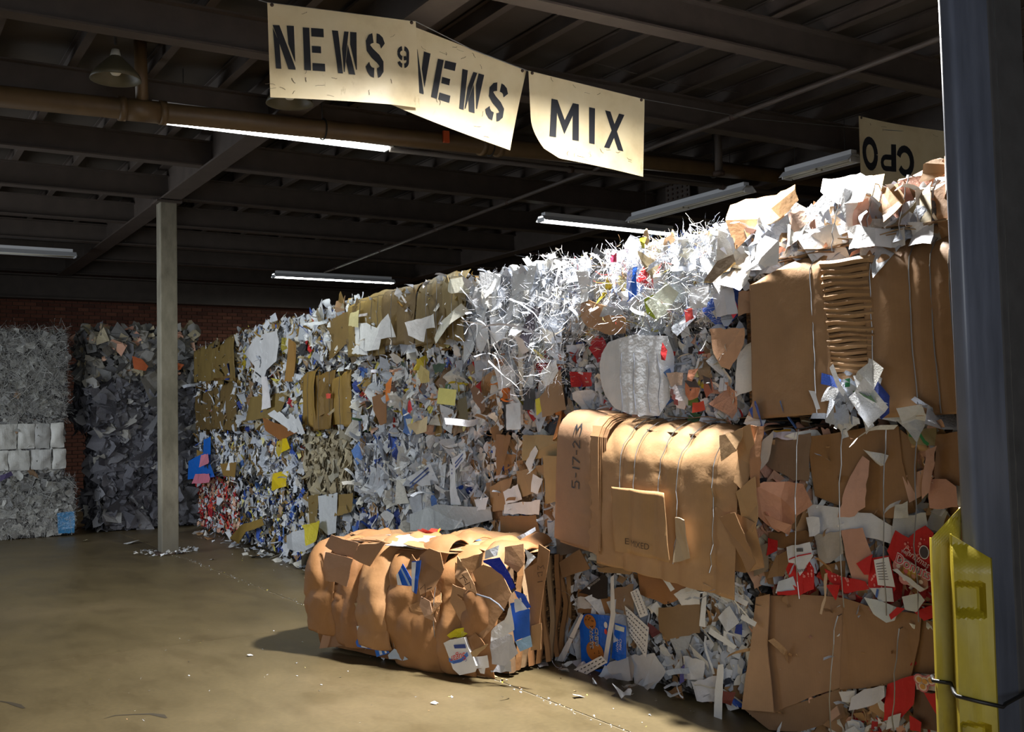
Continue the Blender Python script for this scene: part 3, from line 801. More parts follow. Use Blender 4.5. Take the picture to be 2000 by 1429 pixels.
# ------------------------------------------------------------------ hanging signs
SY = 6.5
def bil(q, s, t):
    (ax, ay), (bx, by), (cx, cy), (dx, dy) = q
    return (ax * (1 - s) * (1 - t) + bx * s * (1 - t) + cx * s * t + dx * (1 - s) * t, ay * (1 - s) * (1 - t) + by * s * (1 - t) + cy * s * t + dy * (1 - s) * t)
def sign(label, quad, y, curve, letters, curl=None):
    o0 = on(*bil(quad, .5, 0), 1, y)
    t = thing('hanging_sign', label, 'sign', tuple(o0))
    def fn(s, u, lift=0.0):
        px = bil(quad, s, u); p = on(px[0], px[1], 1, y); d = curve(s, u) - lift
        return (p.x - o0.x, p.y - o0.y + d, p.z - o0.z)
    V, F = [], []; n, m = 24, 16
    for j in range(m + 1):
        for i in range(n + 1):
            s, u = i / n, j / m
            if curl: s, u = curl(s, u)
            V.append(fn(s, u))
    F = [(j * (n + 1) + i, (j + 1) * (n + 1) + i, (j + 1) * (n + 1) + i + 1, j * (n + 1) + i + 1) for j in range(m) for i in range(n)]
    link('canvas', mesh('canvas', V, F, True), 'sign', t)
    inv = lambda px: None
    for polys, box4 in letters:
        bmv, bmf = [], []
        for pl in polys:
            me = poly_mesh('l', pl, None, grid=.2); k = len(bmv)
            for v in me.vertices:
                px = bil(box4, v.co.x, v.co.y)
                s, u = .5, .5                        # invert the sign's own map by a few Newton steps
                for _ in range(8):
                    c = bil(quad, s, u); e = 1e-3; cs = bil(quad, s + e, u); cu = bil(quad, s, u + e)
                    a, b, c2, d = (cs[0] - c[0]) / e, (cu[0] - c[0]) / e, (cs[1] - c[1]) / e, (cu[1] - c[1]) / e
                    det = a * d - b * c2; rx, ry = px[0] - c[0], px[1] - c[1]
                    s += (d * rx - b * ry) / det; u += (a * ry - c2 * rx) / det
                bmv.append(fn(s, u, .004))
            bmf += [tuple(i + k for i in p.vertices) for p in me.polygons]; bpy.data.meshes.remove(me)
        link('letter', mesh('letter', bmv, bmf), 'ink', t)
    r_ = random.Random(int(quad[0][0])); V, F = [], []
    for _ in range(14):
        s0, u0 = r_.uniform(.03, .9), (r_.uniform(.72, .95) if r_.random() < .7 else r_.uniform(.03, .2)); a = r_.uniform(0, 6.3); pts = []
        for q in range(5): pts.append((s0, u0)); s0 += math.cos(a) * r_.uniform(.004, .022); u0 += math.sin(a) * r_.uniform(.004, .022); a += r_.uniform(-.7, .7)
        v, f = ribbon(pts, r_.uniform(.002, .005)); k = len(V); V += [fn(x, y, .003) for x, y in v]; F += [tuple(i + k for i in q) for q in f]
    link('scuff_marks', mesh('scuffs', V, F), paint(88, 74, 56), t)['kind'] = 'stuff'
    for s in (.03, .97):
        p = fn(s, .02); link('grommet', tube('grommet', [(p[0], p[1] - .006, p[2]), (p[0], p[1] + .008, p[2])], .012, 10), 'rust', t)
    return t
def rb(pts, wd):
    v, f = ribbon(pts, wd); n = len(pts)
    return [[v[2 * i], v[2 * i + 1], v[2 * i + 3], v[2 * i + 2]] for i in range(n - 1)]
def arc(cx, cy, rx, ry, a0, a1, n=9): return [(cx + rx * math.cos(R(a0 + (a1 - a0) * k / n)), cy + ry * math.sin(R(a0 + (a1 - a0) * k / n))) for k in range(n + 1)]
L_N = [[(0, .06), (.06, 1), (.32, 1), (.28, .40)], [(0, 0), (.32, 0), (1, .96), (1, 1), (.66, 1)], [(.66, 0), (1, 0), (1, .84), (.70, .42)]]
L_E = [[(0, 0), (.32, 0), (.32, 1), (0, 1)], [(.40, 0), (1, 0), (1, .2), (.40, .2)], [(.40, .42), (.84, .42), (.84, .58), (.40, .58)], [(.40, .82), (1, .82), (1, 1), (.40, 1)]]
L_W = [[(0, 0), (.25, 0), (.33, 1), (.1, 1)], [(.36, .42), (.50, 0), (.68, 0), (.42, .96), (.38, .96)], [(.50, .72), (.62, .30), (.92, 1), (.62, 1)], [(.74, 0), (1, 0), (1, .88), (.96, .88), (.72, .30)]]
def s2(ax, ay): return None
L_S = rb([(.92, .26), (.84, .14), (.72, .09), (.60, .075)], .24)[0:3] + rb([(.42, .075), (.26, .11), (.15, .20), (.16, .32), (.36, .45), (.66, .58), (.83, .70), (.82, .82), (.70, .90), (.60, .925)], .24) + rb([(.42, .925), (.26, .90), (.14, .82), (.08, .72)], .24)
L_9 = rb(arc(.46, .32, .32, .24, 180, 262), .22) + rb(arc(.54, .32, .32, .24, 278, 360) + [(.86, .7)] + arc(.54, .7, .32, .22, 0, 82), .22) + rb(arc(.46, .32, .32, .24, 180, 98), .22) + rb([(.54, .56), (.66, .55), (.75, .52)], .2) + rb(arc(.46, .7, .32, .22, 98, 170), .22)
L_M = [[(0, 0), (.22, 0), (.22, 1), (0, 1)], [(.78, 0), (1, 0), (1, 1), (.78, 1)], [(.22, 0), (.22, .34), (.5, .88), (.5, .5)], [(.78, 0), (.5, .5), (.5, .88), (.78, .34)]]
L_I = [[(0, 0), (1, 0), (1, 1), (0, 1)]]
L_X = [[(0, 0), (.28, 0), (1, 1), (.72, 1)], [(.72, 0), (1, 0), (.63, .51), (.49, .33)], [(.37, .49), (.51, .67), (.28, 1), (0, 1)]]
L_O = rb(arc(.5, .5, .38, .41, 0, 360, 20), .24)
L_P = [[(.70, 0), (1, 0), (1, 1), (.70, 1)]] + rb([(.72, .90), (.35, .90)] + arc(.35, .69, .23, .21, 90, 270, 6) + [(.72, .48)], .19)
L_C = rb([(.05, .36)] + arc(.42, .5, .40, .41, 215, 360, 8) + arc(.42, .5, .40, .41, 0, 145, 8), .24)
def q4(off, sc, *p): return [(off[0] + x / sc, off[1] + y / sc) for x, y in p]
o2 = (500, 0)
sign('cream canvas sign stencilled NEWS with a small 9', [(522, 5), (812, 42), (824, 209), (528, 190)], SY - .03, lambda s, u: -.025 * math.sin(PI * s) * u + .03 * u * (s > .8) * (s - .8) * 5,
     [(L_N, q4(o2, 2.5, (80, 123), (183, 128), (190, 343), (90, 335))), (L_E, q4(o2, 2.5, (226, 135), (327, 143), (333, 353), (232, 345))), (L_W, q4(o2, 2.5, (368, 150), (488, 160), (487, 370), (385, 360))),
      (L_S, q4(o2, 2.5, (528, 170), (624, 175), (626, 377), (533, 373))), (L_9, q4(o2, 2.5, (686, 227), (751, 230), (750, 331), (688, 327)))])
sign('cream sign stencilled NEWS, hanging askew behind its neighbour', [(783, 42), (1028, 138), (992, 295), (752, 203)], SY + .05, lambda s, u: .02 * math.sin(PI * s) * u - .03 * u * u,
     [(L_N, q4(o2, 2.5, (757, 232), (852, 262), (815, 462), (722, 432))), (L_E, q4(o2, 2.5, (888, 287), (978, 308), (942, 503), (853, 475))), (L_W, q4(o2, 2.5, (1008, 336), (1114, 366), (1072, 556), (982, 528))),
      (L_S, q4(o2, 2.5, (1140, 400), (1232, 425), (1205, 598), (1113, 572)))], curl=lambda s, u: (s - .07 * u * u * (s > .6) * (s - .6) / .4 * 0, u))
sign('cream sign painted MIX with a curled lower corner', [(1032, 138), (1259, 194), (1256, 345), (1040, 300)], SY, lambda s, u: -.03 * math.sin(PI * s) * u,
     [(L_M, q4(o2, 2.5, (1440, 483), (1572, 511), (1567, 692), (1428, 667))), (L_I, q4(o2, 2.5, (1622, 525), (1651, 531), (1644, 708), (1617, 702))), (L_X, q4(o2, 2.5, (1700, 540), (1796, 562), (1788, 741), (1690, 722)))],
     curl=lambda s, u: (s + (.10 * max(0, u - .55) ** 2 / .2 * max(0, 1 - s / .25)), u - .22 * max(0, u - .6) * max(0, 1 - s / .22)))
o3 = (1200, 0)
sign('cream sign hung upside down beyond the tallest bales', [(1677, 226), (1850, 258), (1846, 400), (1682, 372)], SY - .02, lambda s, u: .03 * math.sin(PI * s * 1.2),
     [(L_O, q4(o3, 2.5, (1206, 664), (1292, 676), (1298, 832), (1216, 822))), (L_P, q4(o3, 2.5, (1306, 698), (1386, 702), (1388, 836), (1308, 832))), (L_C, q4(o3, 2.5, (1392, 708), (1472, 716), (1478, 862), (1400, 852)))])
def wire_px(pts, y): return [tuple(on(a, b, 1, y)) for a, b in pts]
pw = wire_px(((505, 0), (522, 5), (812, 42), (920, 96), (1030, 138), (1259, 194), (1470, 232), (1677, 250), (1850, 262), (2100, 262)), SY + .01)
t = thing('hanging_wire', 'thin steel wire strung crosswise carrying the cream signs', 'wire', pw[4])
link('strand', tube('strand', [tuple(Vector(p) - Vector(pw[4])) for p in pw], .0035, 5), 'wire', t)
for i, y2 in ((0, 1.0), (1, 2.2)):
    pts = wire_px(((1150, 120 + i * 26), (1330, 166 + i * 18), (1500, 188 + i * 16), (1700, 194 + i * 12), (1860, 188)), SY + 1.2 + i * .5)
    t = thing('slack_cable', ('upper' if i == 0 else 'lower') + ' slack grey cable sagging under the beams behind the signs', 'cable', pts[2])
    link('strand', tube('strand', [tuple(Vector(p) - Vector(pts[2])) for p in pts], .005, 5), 'steel', t)
# ------------------------------------------------------------------ the long wall of bales
def wall_frame(xl, xr, z0, py, off=0.0, rz=0.0, extra=0.0):
    u0, u1 = WALL.px(xl, py)[0], WALL.px(xr, py)[0] + extra
    c = WALL.M @ Vector(((u0 + u1) / 2, -off, z0))
    return Frame(c, WRZ + rz), abs(u1 - u0)
GRP = 'bales stacked in the long wall'
def wbale(name, label, cat, xl, xr, z0, z1, core, seed, off=0.0, rz=0.0, D=1.15, py=823, extra=0.0, **k):
    fr, L = wall_frame(xl, xr, z0, py, off, R(rz), extra)
    return Bale(name, label, cat, fr, L - .01, D, z1 - z0, core, GRP, seed, **k)
CW, CG, CC, CO = rgb(150, 150, 154), rgb(96, 96, 98), rgb(150, 112, 72), rgb(126, 98, 50)
def mixed(b, mix, n=42, ns=420, size=(.12, .27), ssize=(.04, .12), kinds=None, card=None, tilt=.34, fr=50, out=(.0, .045)):
    kinds = kinds or dict(page=3, torn=4, crumple=2.5, card=1.5, strip=.8)
    b.scatter(int(ns * 1.7), dict(torn=4, crumple=2, strip=1.2, page=2.5), mix, (ssize[0] * 1.3, ssize[1] * 1.35), .36, (-.015, .022), part=False)
    b.scatter(int(n * 1.35), kinds, mix, (size[0] * 1.05, size[1] * 1.15), tilt * .72, out, cardmix=card or [(CB, 1)])
    b.fringe(fr, dict(torn=3, strip=2, crumple=1), mix, (.05, .13))
def shredded(b, mix, n=2600, nt=500, size=(.10, .24)):
    b.scatter(n, dict(shred=1), mix, size, .32, (-.005, .05), part=False)
    b.fringe(nt, dict(shred=1), mix, size)
def cardwrap(b, mix, n=5, seed=0, off=.03, folds_=True):
    """card bale: tall overlapping sheets with pressed folds between the wires"""
    r = random.Random(seed); n = max(2, n // 2); x = -b.L / 2 + .01
    ws = [r.uniform(.6, 1.4) for _ in range(n)]; k = (b.L - .02) / sum(ws)
    for i, wd in enumerate(ws):
        w_ = wd * k; x1 = x + w_ + (.06 if i < n - 1 else 0)
        z0, z1 = r.uniform(.0, .06), b.H + r.uniform(-.06, .06)
        pl = torn([(x, z0 + r.uniform(0, .08)), (x1, z0 + r.uniform(-.02, .05)), (x1 + r.uniform(-.05, .02), z1), (x + r.uniform(-.03, .05), z1 - r.uniform(0, .12))], r, .012, .12)
        wr = [x + w_ * (q + r.uniform(.2, .8)) / 3 for q in range(3)]
        fn = panel_fn(0, wr, b.H + .02, .10, off + r.uniform(0, .025), seed + i, .014, .007, .035)
        link('cardboard_sheet', poly_mesh('cs', pl, fn, grid=.045, thick=.004, smooth=True), 'card', b.e, None, pick(r, mix))
        x += w_
    b.scatter(5, dict(card=1), mix, (.22, .45), .16, (.02, .05), cardmix=mix)
W5 = [(WH, 5), (GY, .6)]
WC = [(WH, 5), (CB, 1.2), (BL, .2), (RD, .12), (YE, .2)]
FARM = [(WH, 5.2), (OL, 1.3), (BL, .25), (YE, .2), (RD, .08), (BG, .7), (DK, .15)]
OFF_ = [(WH, 5), (YE, .5), (BL, .25), (OL, .5), (OR, .2), (RD, .15), (GR, .15), (PK, .2), (DK, .15)]

# -- farthest column F1
P = 'paper_bale'; C_ = 'cardboard_bale'; SB = 'shredded_paper_bale'
b = wbale(C_, 'olive cardboard bale on top of the farthest stack, with a white torn strip', 'bale', 385, 470, 2.16, 2.80, CO, 11); cardwrap(b, [(OL, 1)], 4, 11); mixed(b, FARM, 16, 200, (.12, .26)); b.done()
b = wbale(P, 'mixed olive and white bale, second from top in the farthest stack', 'bale', 387, 470, 1.48, 2.15, CO, 12); cardwrap(b, [(OL, 1)], 3, 12); mixed(b, FARM, 26, 300); b.done()
b = wbale(P, 'bale with bright blue and pink plastic sacks, third down in the farthest stack', 'bale', 387, 470, .84, 1.47, CG, 13); mixed(b, FARM, 26, 300, (.1, .24))
b.sheet('plastic_sack', [(398, 858), (412, 852), (411, 905), (430, 930), (372, 936), (375, 900), (396, 885)], rgb(20, 110, 214), .10, 'film', .3, 4)
b.sheet('plastic_sack', [(394, 888), (410, 885), (408, 905), (394, 912)], rgb(226, 140, 160), .14, 'film', .3, 3)
b.sheet('plastic_sack', [(386, 925), (410, 925), (408, 942), (385, 944)], rgb(220, 130, 152), .14, 'film', .3, 3); b.done()
b = wbale(P, 'red and white printed paper bale at the foot of the farthest stack', 'bale', 388, 468, 0, .83, CG, 14); mixed(b, [(RD, 2.4), (WH, 3.2), (PK, 1.2), (BG, .6), (OR, .4)], 46, 420, (.06, .17), (.03, .08)); b.done()
# -- F2
b = wbale(P, 'bale of crumpled white sheeting on top of the second farthest stack', 'bale', 470, 600, 2.2, 2.86, CW, 21); mixed(b, FARM, 40, 420)
b.sheet('crumpled_sheet', [(478, 690), (500, 655), (545, 645), (552, 668), (548, 705), (520, 722), (508, 752), (490, 742), (494, 715)], rgb(220, 220, 222), .08, 'paper', .5, 6, grid=.05)
b.sheet('crumpled_sheet', [(512, 735), (524, 735), (530, 795), (516, 800), (514, 765)], rgb(224, 220, 222), .11, 'paper', .3, 3)
b.sheet('cardboard_sheet', [(565, 660), (580, 672), (572, 745), (560, 745)], rgb(168, 120, 50), .08, 'card', .2, 2); b.done()
b = wbale(P, 'bale with rust brown fanned sheets, second from top in the second farthest stack', 'bale', 470, 598, 1.5, 2.19, CO, 22); mixed(b, FARM, 40, 420)
b.sheet('cardboard_sheet', [(490, 775), (560, 765), (548, 812), (488, 822)], rgb(140, 112, 54), .06, 'card', .2, 2)
b.sheet('cardboard_sheet', [(520, 815), (550, 828), (592, 838), (560, 852), (545, 862), (520, 840)], rgb(160, 98, 40), .12, 'card', .4, 3)
for i in range(5): b.sheet('paper_sheet', [(530 + i * 10, 808 + i * 4), (540 + i * 11, 800 + i * 3), (572 + i * 7, 838 + i * 2), (562 + i * 7, 842 + i * 2)], rgb(214, 216, 220), .13 + i * .006, 'paper', .2, 1, seed=i)
b.done()
b = wbale(P, 'bale streaked with yellow film, third down in the second farthest stack', 'bale', 470, 596, .86, 1.49, CG, 23); mixed(b, FARM, 46, 460)
for q in ([(532, 862), (560, 855), (566, 875), (545, 893), (530, 880)], [(528, 925), (552, 920), (550, 950), (532, 958)]): b.sheet('plastic_film', q, rgb(214, 186, 26), .09, 'film', .4, 4)
b.sheet('cardboard_sheet', [(432, 905), (465, 902), (462, 932), (436, 928)], rgb(160, 120, 54), .07, 'card', .1, 1); b.done()
b = wbale(P, 'blue-white shreds and a folded olive board at the foot of the second stack', 'bale', 470, 596, 0, .85, CG, 24); mixed(b, [(WH, 3), (BL, 1.2), (OL, .8), (GY, .8), (YE, .25)], 46, 460, (.08, .2), (.03, .09))
b.sheet('cardboard_sheet', [(455, 1050), (470, 1025), (505, 1012), (512, 1025), (480, 1038), (470, 1062)], rgb(150, 116, 44), .16, 'card', .3, 2, .005); b.done()
# -- F3
b = wbale(C_, 'top bale with one curved brown board and mixed white paper beside it', 'bale', 600, 700, 2.2, 2.86, CW, 31); mixed(b, FARM, 34, 380)
b.sheet('cardboard_sheet', [(630, 630), (688, 604), (690, 640), (678, 668), (640, 702), (627, 704)], rgb(140, 108, 50), .08, 'card', .12, 2, .005, bend=.3); b.done()
b = wbale(C_, 'glossy olive brown cardboard bale bound with tape, second from top', 'bale', 600, 697, 1.5, 2.18, CO, 32); cardwrap(b, [([rgb(156, 118, 44), rgb(142, 104, 36), rgb(132, 98, 40)], 1)], 7, 32, .04); mixed(b, FARM, 8, 90, (.1, .2)); b.wires([-.5, -.15, .2, .5], off=.075)
b.sheet('red_sticker', [(636, 768), (646, 768), (645, 778), (637, 778)], rgb(220, 80, 60), .10, 'paper', .1, 1); b.done()
b = wbale(P, 'beige bale of torn chipboard pieces, third tier', 'bale', 598, 694, .86, 1.49, rgb(140, 128, 104), 33)
b.scatter(420, dict(torn=3, card=1), [(BG, 1)], (.05, .13), .4, (-.01, .04), part=False); b.scatter(70, dict(torn=3, card=2), [(BG, 1)], (.12, .26), .28, (.005, .05), cardmix=[(BG, 1)]); b.fringe(50, dict(torn=1), [(BG, 1), (WH, .4)], (.05, .12)); b.done()
b = wbale(P, 'bottom bale with an olive board and grey sheet behind the loose cardboard bale', 'bale', 598, 694, 0, .85, CG, 34); mixed(b, FARM, 34, 380)
b.sheet('cardboard_sheet', [(602, 968), (622, 965), (618, 1030), (604, 1040)], rgb(140, 112, 54), .07, 'card', .1, 1)
b.sheet('paper_sheet', [(622, 968), (662, 962), (658, 1040), (640, 1045), (625, 1030)], rgb(204, 208, 214), .08, 'paper', .15, 2)
b.sheet('cardboard_sheet', [(660, 965), (690, 962), (688, 1000), (655, 1008)], rgb(150, 118, 56), .08, 'card', .15, 2)
for q in ([(600, 1025), (625, 1015), (628, 1050), (608, 1065)],): b.sheet('plastic_film', q, rgb(206, 190, 60), .14, 'film', .5, 5)
b.sheet('plastic_film', [(560, 1045), (598, 1030), (605, 1065), (590, 1078), (560, 1070)], rgb(196, 200, 206), .16, 'film', .6, 6, grid=.05); b.done()
# -- F4a
b = wbale(C_, 'olive cardboard top bale with torn white sheets stuck on its face', 'bale', 697, 830, 2.2, 2.79, CO, 41, off=.04); cardwrap(b, [(OL, 1)], 3, 41, .03)
mixed(b, [(WH, 5), (OL, 1)], 6, 160, (.10, .2))
for q in ([(680, 632), (712, 630), (735, 640), (758, 612), (765, 658), (742, 662), (738, 682), (715, 686), (690, 672)], [(712, 672), (700, 660), (690, 690), (718, 694)]): b.sheet('torn_paper', q, rgb(228, 230, 234), .11, 'paper', .25, 3)
b.sheet('torn_paper', [(684, 612), (702, 605), (700, 640), (680, 636)], rgb(224, 214, 160), .09, 'paper', .2, 2)
b.wires([-.35, -.05, .1, .42], off=.09); b.done()
b = wbale(P, 'white ledger paper bale with a few orange scraps, left of the yellow note bale', 'bale', 697, 800, 1.5, 2.18, CW, 42); mixed(b, OFF_, 46, 460)
b.sheet('cardboard_sheet', [(732, 775), (752, 765), (756, 825), (742, 830), (733, 800)], rgb(150, 96, 40), .09, 'card', .2, 2); b.sheet('torn_paper', [(752, 750), (764, 735), (762, 780), (754, 785)], rgb(214, 120, 40), .10, 'paper', .2, 2)
b.sheet('torn_paper', [(764, 742), (772, 735), (772, 770), (766, 768)], rgb(90, 62, 44), .09, 'paper', .2, 2); b.done()
b = wbale(P, 'white and blue striped computer paper bale, left one in the third tier', 'bale', 694, 800, .84, 1.49, CW, 43); mixed(b, [(WH, 6), (BL, .45), (GY, .8), (CB, .2)], 50, 460); b.wires([-.3, .05, .4], off=.06); b.done()
b = wbale(P, 'bottom bale of white paper with blue film behind the loose bale', 'bale', 694, 812, 0, .83, CW, 44); mixed(b, [(WH, 5), (BL, 1), (CB, .4)], 36, 380); b.done()
# -- F4b
b = wbale(C_, 'dented olive cardboard top bale next to the shredded white bale', 'bale', 830, 932, 2.2, 2.78, CO, 46, off=.02); cardwrap(b, [(OL, 1)], 4, 46, .04); mixed(b, [(WH, 3), (OL, 2), (YE, .5)], 12, 200, (.10, .22))
b.sheet('torn_paper', [(862, 560), (880, 545), (900, 540), (905, 572), (880, 572)], rgb(224, 224, 208), .10, 'paper', .3, 3)
b.sheet('torn_paper', [(855, 628), (900, 592), (908, 605), (880, 640), (862, 672), (850, 660)], rgb(214, 212, 200), .10, 'paper', .4, 4)
b.sheet('torn_paper', [(805, 630), (848, 612), (850, 640), (832, 642), (828, 668), (808, 655)], rgb(226, 228, 230), .12, 'paper', .4, 4); b.wires([-.2, .0, .3], off=.08); b.done()
b = wbale(P, 'office paper bale with a pale yellow note and dark olive boards', 'bale', 800, 930, 1.5, 2.17, CW, 47); mixed(b, OFF_, 48, 480)
b.sheet('paper_sheet', [(857, 757), (891, 761), (889, 792), (855, 788)], rgb(228, 222, 130), .12, 'paper', .06, 1, jag=0)
b.sheet('cardboard_sheet', [(888, 782), (911, 773), (916, 825), (897, 838)], rgb(112, 96, 56), .11, 'card', .12, 1); b.sheet('cardboard_sheet', [(921, 745), (938, 760), (948, 800), (940, 808), (926, 780)], rgb(130, 86, 44), .10, 'card', .2, 2)
b.sheet('torn_paper', [(845, 712), (872, 708), (865, 725), (848, 728)], rgb(50, 74, 54), .10, 'paper', .2, 2); b.sheet('torn_paper', [(798, 830), (838, 812), (842, 842), (810, 848)], rgb(212, 190, 150), .11, 'paper', .2, 2)
b.sheet('torn_paper', [(812, 728), (822, 712), (838, 725), (838, 745), (820, 748)], rgb(196, 176, 110), .10, 'paper', .2, 2); b.sheet('torn_paper', [(792, 805), (800, 780), (806, 800), (800, 808)], rgb(200, 32, 40), .11, 'paper', .3, 2); b.done()
b = wbale(P, 'white form paper bale with thin blue stripes in the third tier', 'bale', 800, 950, .82, 1.49, CW, 48); mixed(b, [(WH, 7), (BL, .2), (GY, .8)], 50, 460); b.wires([-.35, 0, .35], off=.06)
for k, q in enumerate(([(884, 895), (908, 878), (912, 892), (888, 920)], [(795, 935), (840, 905), (850, 945), (820, 950)], [(875, 905), (885, 910), (895, 965), (902, 985), (880, 985), (878, 940)])):
    o = b.sheet('striped_sheet', q, rgb(222, 226, 234), .10, 'paper', .15, 2, seed=k)
    f = b.last
    for s in (0, 1):
        a = b.fr.px(q[0][0] + 6, q[0][1] + 10 + 7 * s, .1); c = b.fr.px(q[1][0] - 4, q[1][1] + 8 + 8 * s, .1)
        V, F = ribbon([(a[0] + (c[0] - a[0]) * t / 6, a[1] + (c[1] - a[1]) * t / 6) for t in range(7)], .012)
        link('printed_stripe', mesh('ps', [Vector(f(x, z)) - Vector((0, .003, 0)) for x, z in V], F), paint(60, 84, 150), o, o.matrix_basis.inverted())
b.done()
b = wbale(P, 'bottom bale wrapped in clear film behind the loose bale', 'bale', 812, 950, 0, .80, CW, 49); mixed(b, [(WH, 5), (GY, 1.5), (CB, .4)], 40, 380)
b.sheet('plastic_film', [(790, 1005), (850, 985), (950, 990), (950, 1015), (880, 1035), (800, 1035)], rgb(196, 202, 208), .12, 'film', .5, 6, grid=.06); b.done()
# -- F5
b = wbale(SB, 'white shredded paper bale spilling long ribbons down over the bale below', 'bale', 932, 1110, 2.12, 2.74, CW, 51, off=.03); mixed(b, W5, 34, 300, (.14, .32), kinds=dict(page=5, torn=2, crumple=1), out=(.01, .06)); shredded(b, W5, 1500, 160, (.06, .14))
for k, q in enumerate(([(1000, 530), (1022, 518), (1050, 520), (1040, 565), (1000, 575)], [(958, 620), (985, 615), (1000, 580), (1004, 600), (985, 660), (962, 675)], [(930, 622), (950, 618), (955, 660), (940, 690), (930, 680)])): b.sheet('paper_sheet', q, rgb(214, 218, 224), .09, 'paper', .1, 1, seed=k)
o = b.sheet('patterned_strip', [(1010, 672), (1030, 618), (1046, 596), (1056, 600), (1030, 680)], rgb(74, 66, 78), .10, 'paper', .08, 1)
r_ = random.Random(9); f = b.last
for k in range(26):
    t = r_.random(); s = r_.uniform(.1, .9); c = bil([(1046, 600), (1056, 602), (1030, 676), (1012, 672)], s, t); q = b.fr.px(c[0], c[1], .1)
    o2_ = poly_mesh('dot', ell(q[0], q[1], .007, .011, 6), lambda u, v: Vector(f(u, v)) - Vector((0, .003, 0)))
    if k == 0: dots = bmesh.new()
    dots.from_mesh(o2_); bpy.data.meshes.remove(o2_)
link('printed_spots', bm_mesh(dots, 'spots'), paint(186, 180, 190), o, o.matrix_basis.inverted())['kind'] = 'stuff'
r_ = random.Random(4)
for k in range(34):                               # long ribbons hanging from the top bale
    x = r_.uniform(-.5, b.L / 2 + .1); M = orient(r_, (x, -r_.uniform(.06, .14), r_.uniform(-.25, .35)), r_.uniform(.28, .5), .25, spin=.5)
    o = bpy.data.objects.new('paper_ribbon', LIB['long'][k % 10]); COL.objects.link(o); o.parent = b.e; o.matrix_basis = M; o.color = pick(r_, W5)
b.scatter(700, dict(shred=1), W5, (.07, .16), .4, (.03, .10), part=False, zr=(-.3, .4), xr=(-.1, b.L / 2 + .15)); b.done()
b = wbale(P, 'white paper bale half hidden under hanging ribbons, second tier', 'bale', 932, 1108, 1.52, 2.13, CW, 52); mixed(b, [(WH, 5), (CB, 1.0), (DK, .4), (YE, .25), (OR, .2), (RD, .12)], 52, 500, (.12, .3))
for k, (q, c, m_) in enumerate((([(1012, 640), (1022, 640), (1020, 780), (1014, 770)], rgb(196, 178, 150), 'card'), ([(1055, 775), (1095, 720), (1105, 800), (1060, 815)], rgb(166, 126, 80), 'card'), ([(985, 790), (1012, 785), (1022, 838), (990, 840)], rgb(216, 222, 230), 'paper'),
        ([(1050, 730), (1085, 700), (1090, 745), (1065, 755)], rgb(226, 226, 226), 'paper'), ([(1020, 755), (1045, 760), (1045, 800), (1022, 800)], rgb(46, 46, 52), 'paper'), ([(1045, 780), (1058, 775), (1060, 800), (1048, 812)], rgb(214, 206, 60), 'paper'),
        ([(1060, 640), (1100, 655), (1095, 672), (1062, 665)], rgb(214, 208, 196), 'paper'), ([(965, 715), (1000, 712), (1010, 750), (975, 760)], rgb(226, 228, 234), 'paper'))):
    b.sheet('cardboard_sheet' if m_ == 'card' else 'paper_sheet', q, c, .10, m_, .15, 2, seed=k)
b.done()
b = wbale(C_, 'brown cardboard and white carton bale in the third tier beside the dated bale', 'bale', 950, 1108, .82, 1.5, CC, 53); mixed(b, [(WH, 3), (CB, 3), (BL, .15)], 26, 380, (.1, .24))
for k, (q, c, m_) in enumerate((([(970, 848), (1000, 850), (985, 905), (970, 940)], rgb(150, 100, 44), 'card'), ([(1015, 850), (1085, 848), (1090, 890), (1020, 900)], rgb(178, 146, 90), 'card'), ([(1010, 920), (1062, 905), (1060, 960), (1015, 970)], rgb(170, 132, 80), 'card'), ([(955, 950), (1000, 930), (985, 995), (955, 1000)], rgb(172, 128, 78), 'card'),
        ([(1062, 890), (1090, 890), (1088, 980), (1065, 985)], rgb(180, 148, 92), 'card'), ([(1025, 905), (1045, 870), (1050, 880), (1035, 925)], rgb(216, 220, 226), 'paper'), ([(985, 960), (1012, 945), (1020, 975), (990, 985)], rgb(224, 228, 236), 'paper'), ([(1040, 925), (1058, 935), (1050, 965), (1036, 960)], rgb(222, 226, 232), 'paper'),
        ([(985, 985), (1060, 975), (1055, 1005), (985, 1003)], rgb(220, 224, 232), 'paper'), ([(925, 975), (955, 970), (950, 995), (930, 998)], rgb(226, 228, 236), 'paper'))):
    b.sheet('cardboard_sheet' if m_ == 'card' else 'paper_sheet', q, c, .07 + k * .004, m_, .12, 2, seed=k)
b.wires([-.4, 0, .35], off=.06); b.done()
b = wbale(P, 'bottom bale of kraft and white paper just behind the loose bale', 'bale', 950, 1104, 0, .80, CC, 54); mixed(b, [(WH, 3), (CB, 2)], 40, 380)
b.sheet('cardboard_sheet', [(978, 1008), (1045, 1005), (1050, 1045), (975, 1040)], rgb(150, 104, 52), .08, 'card', .15, 2); b.done()

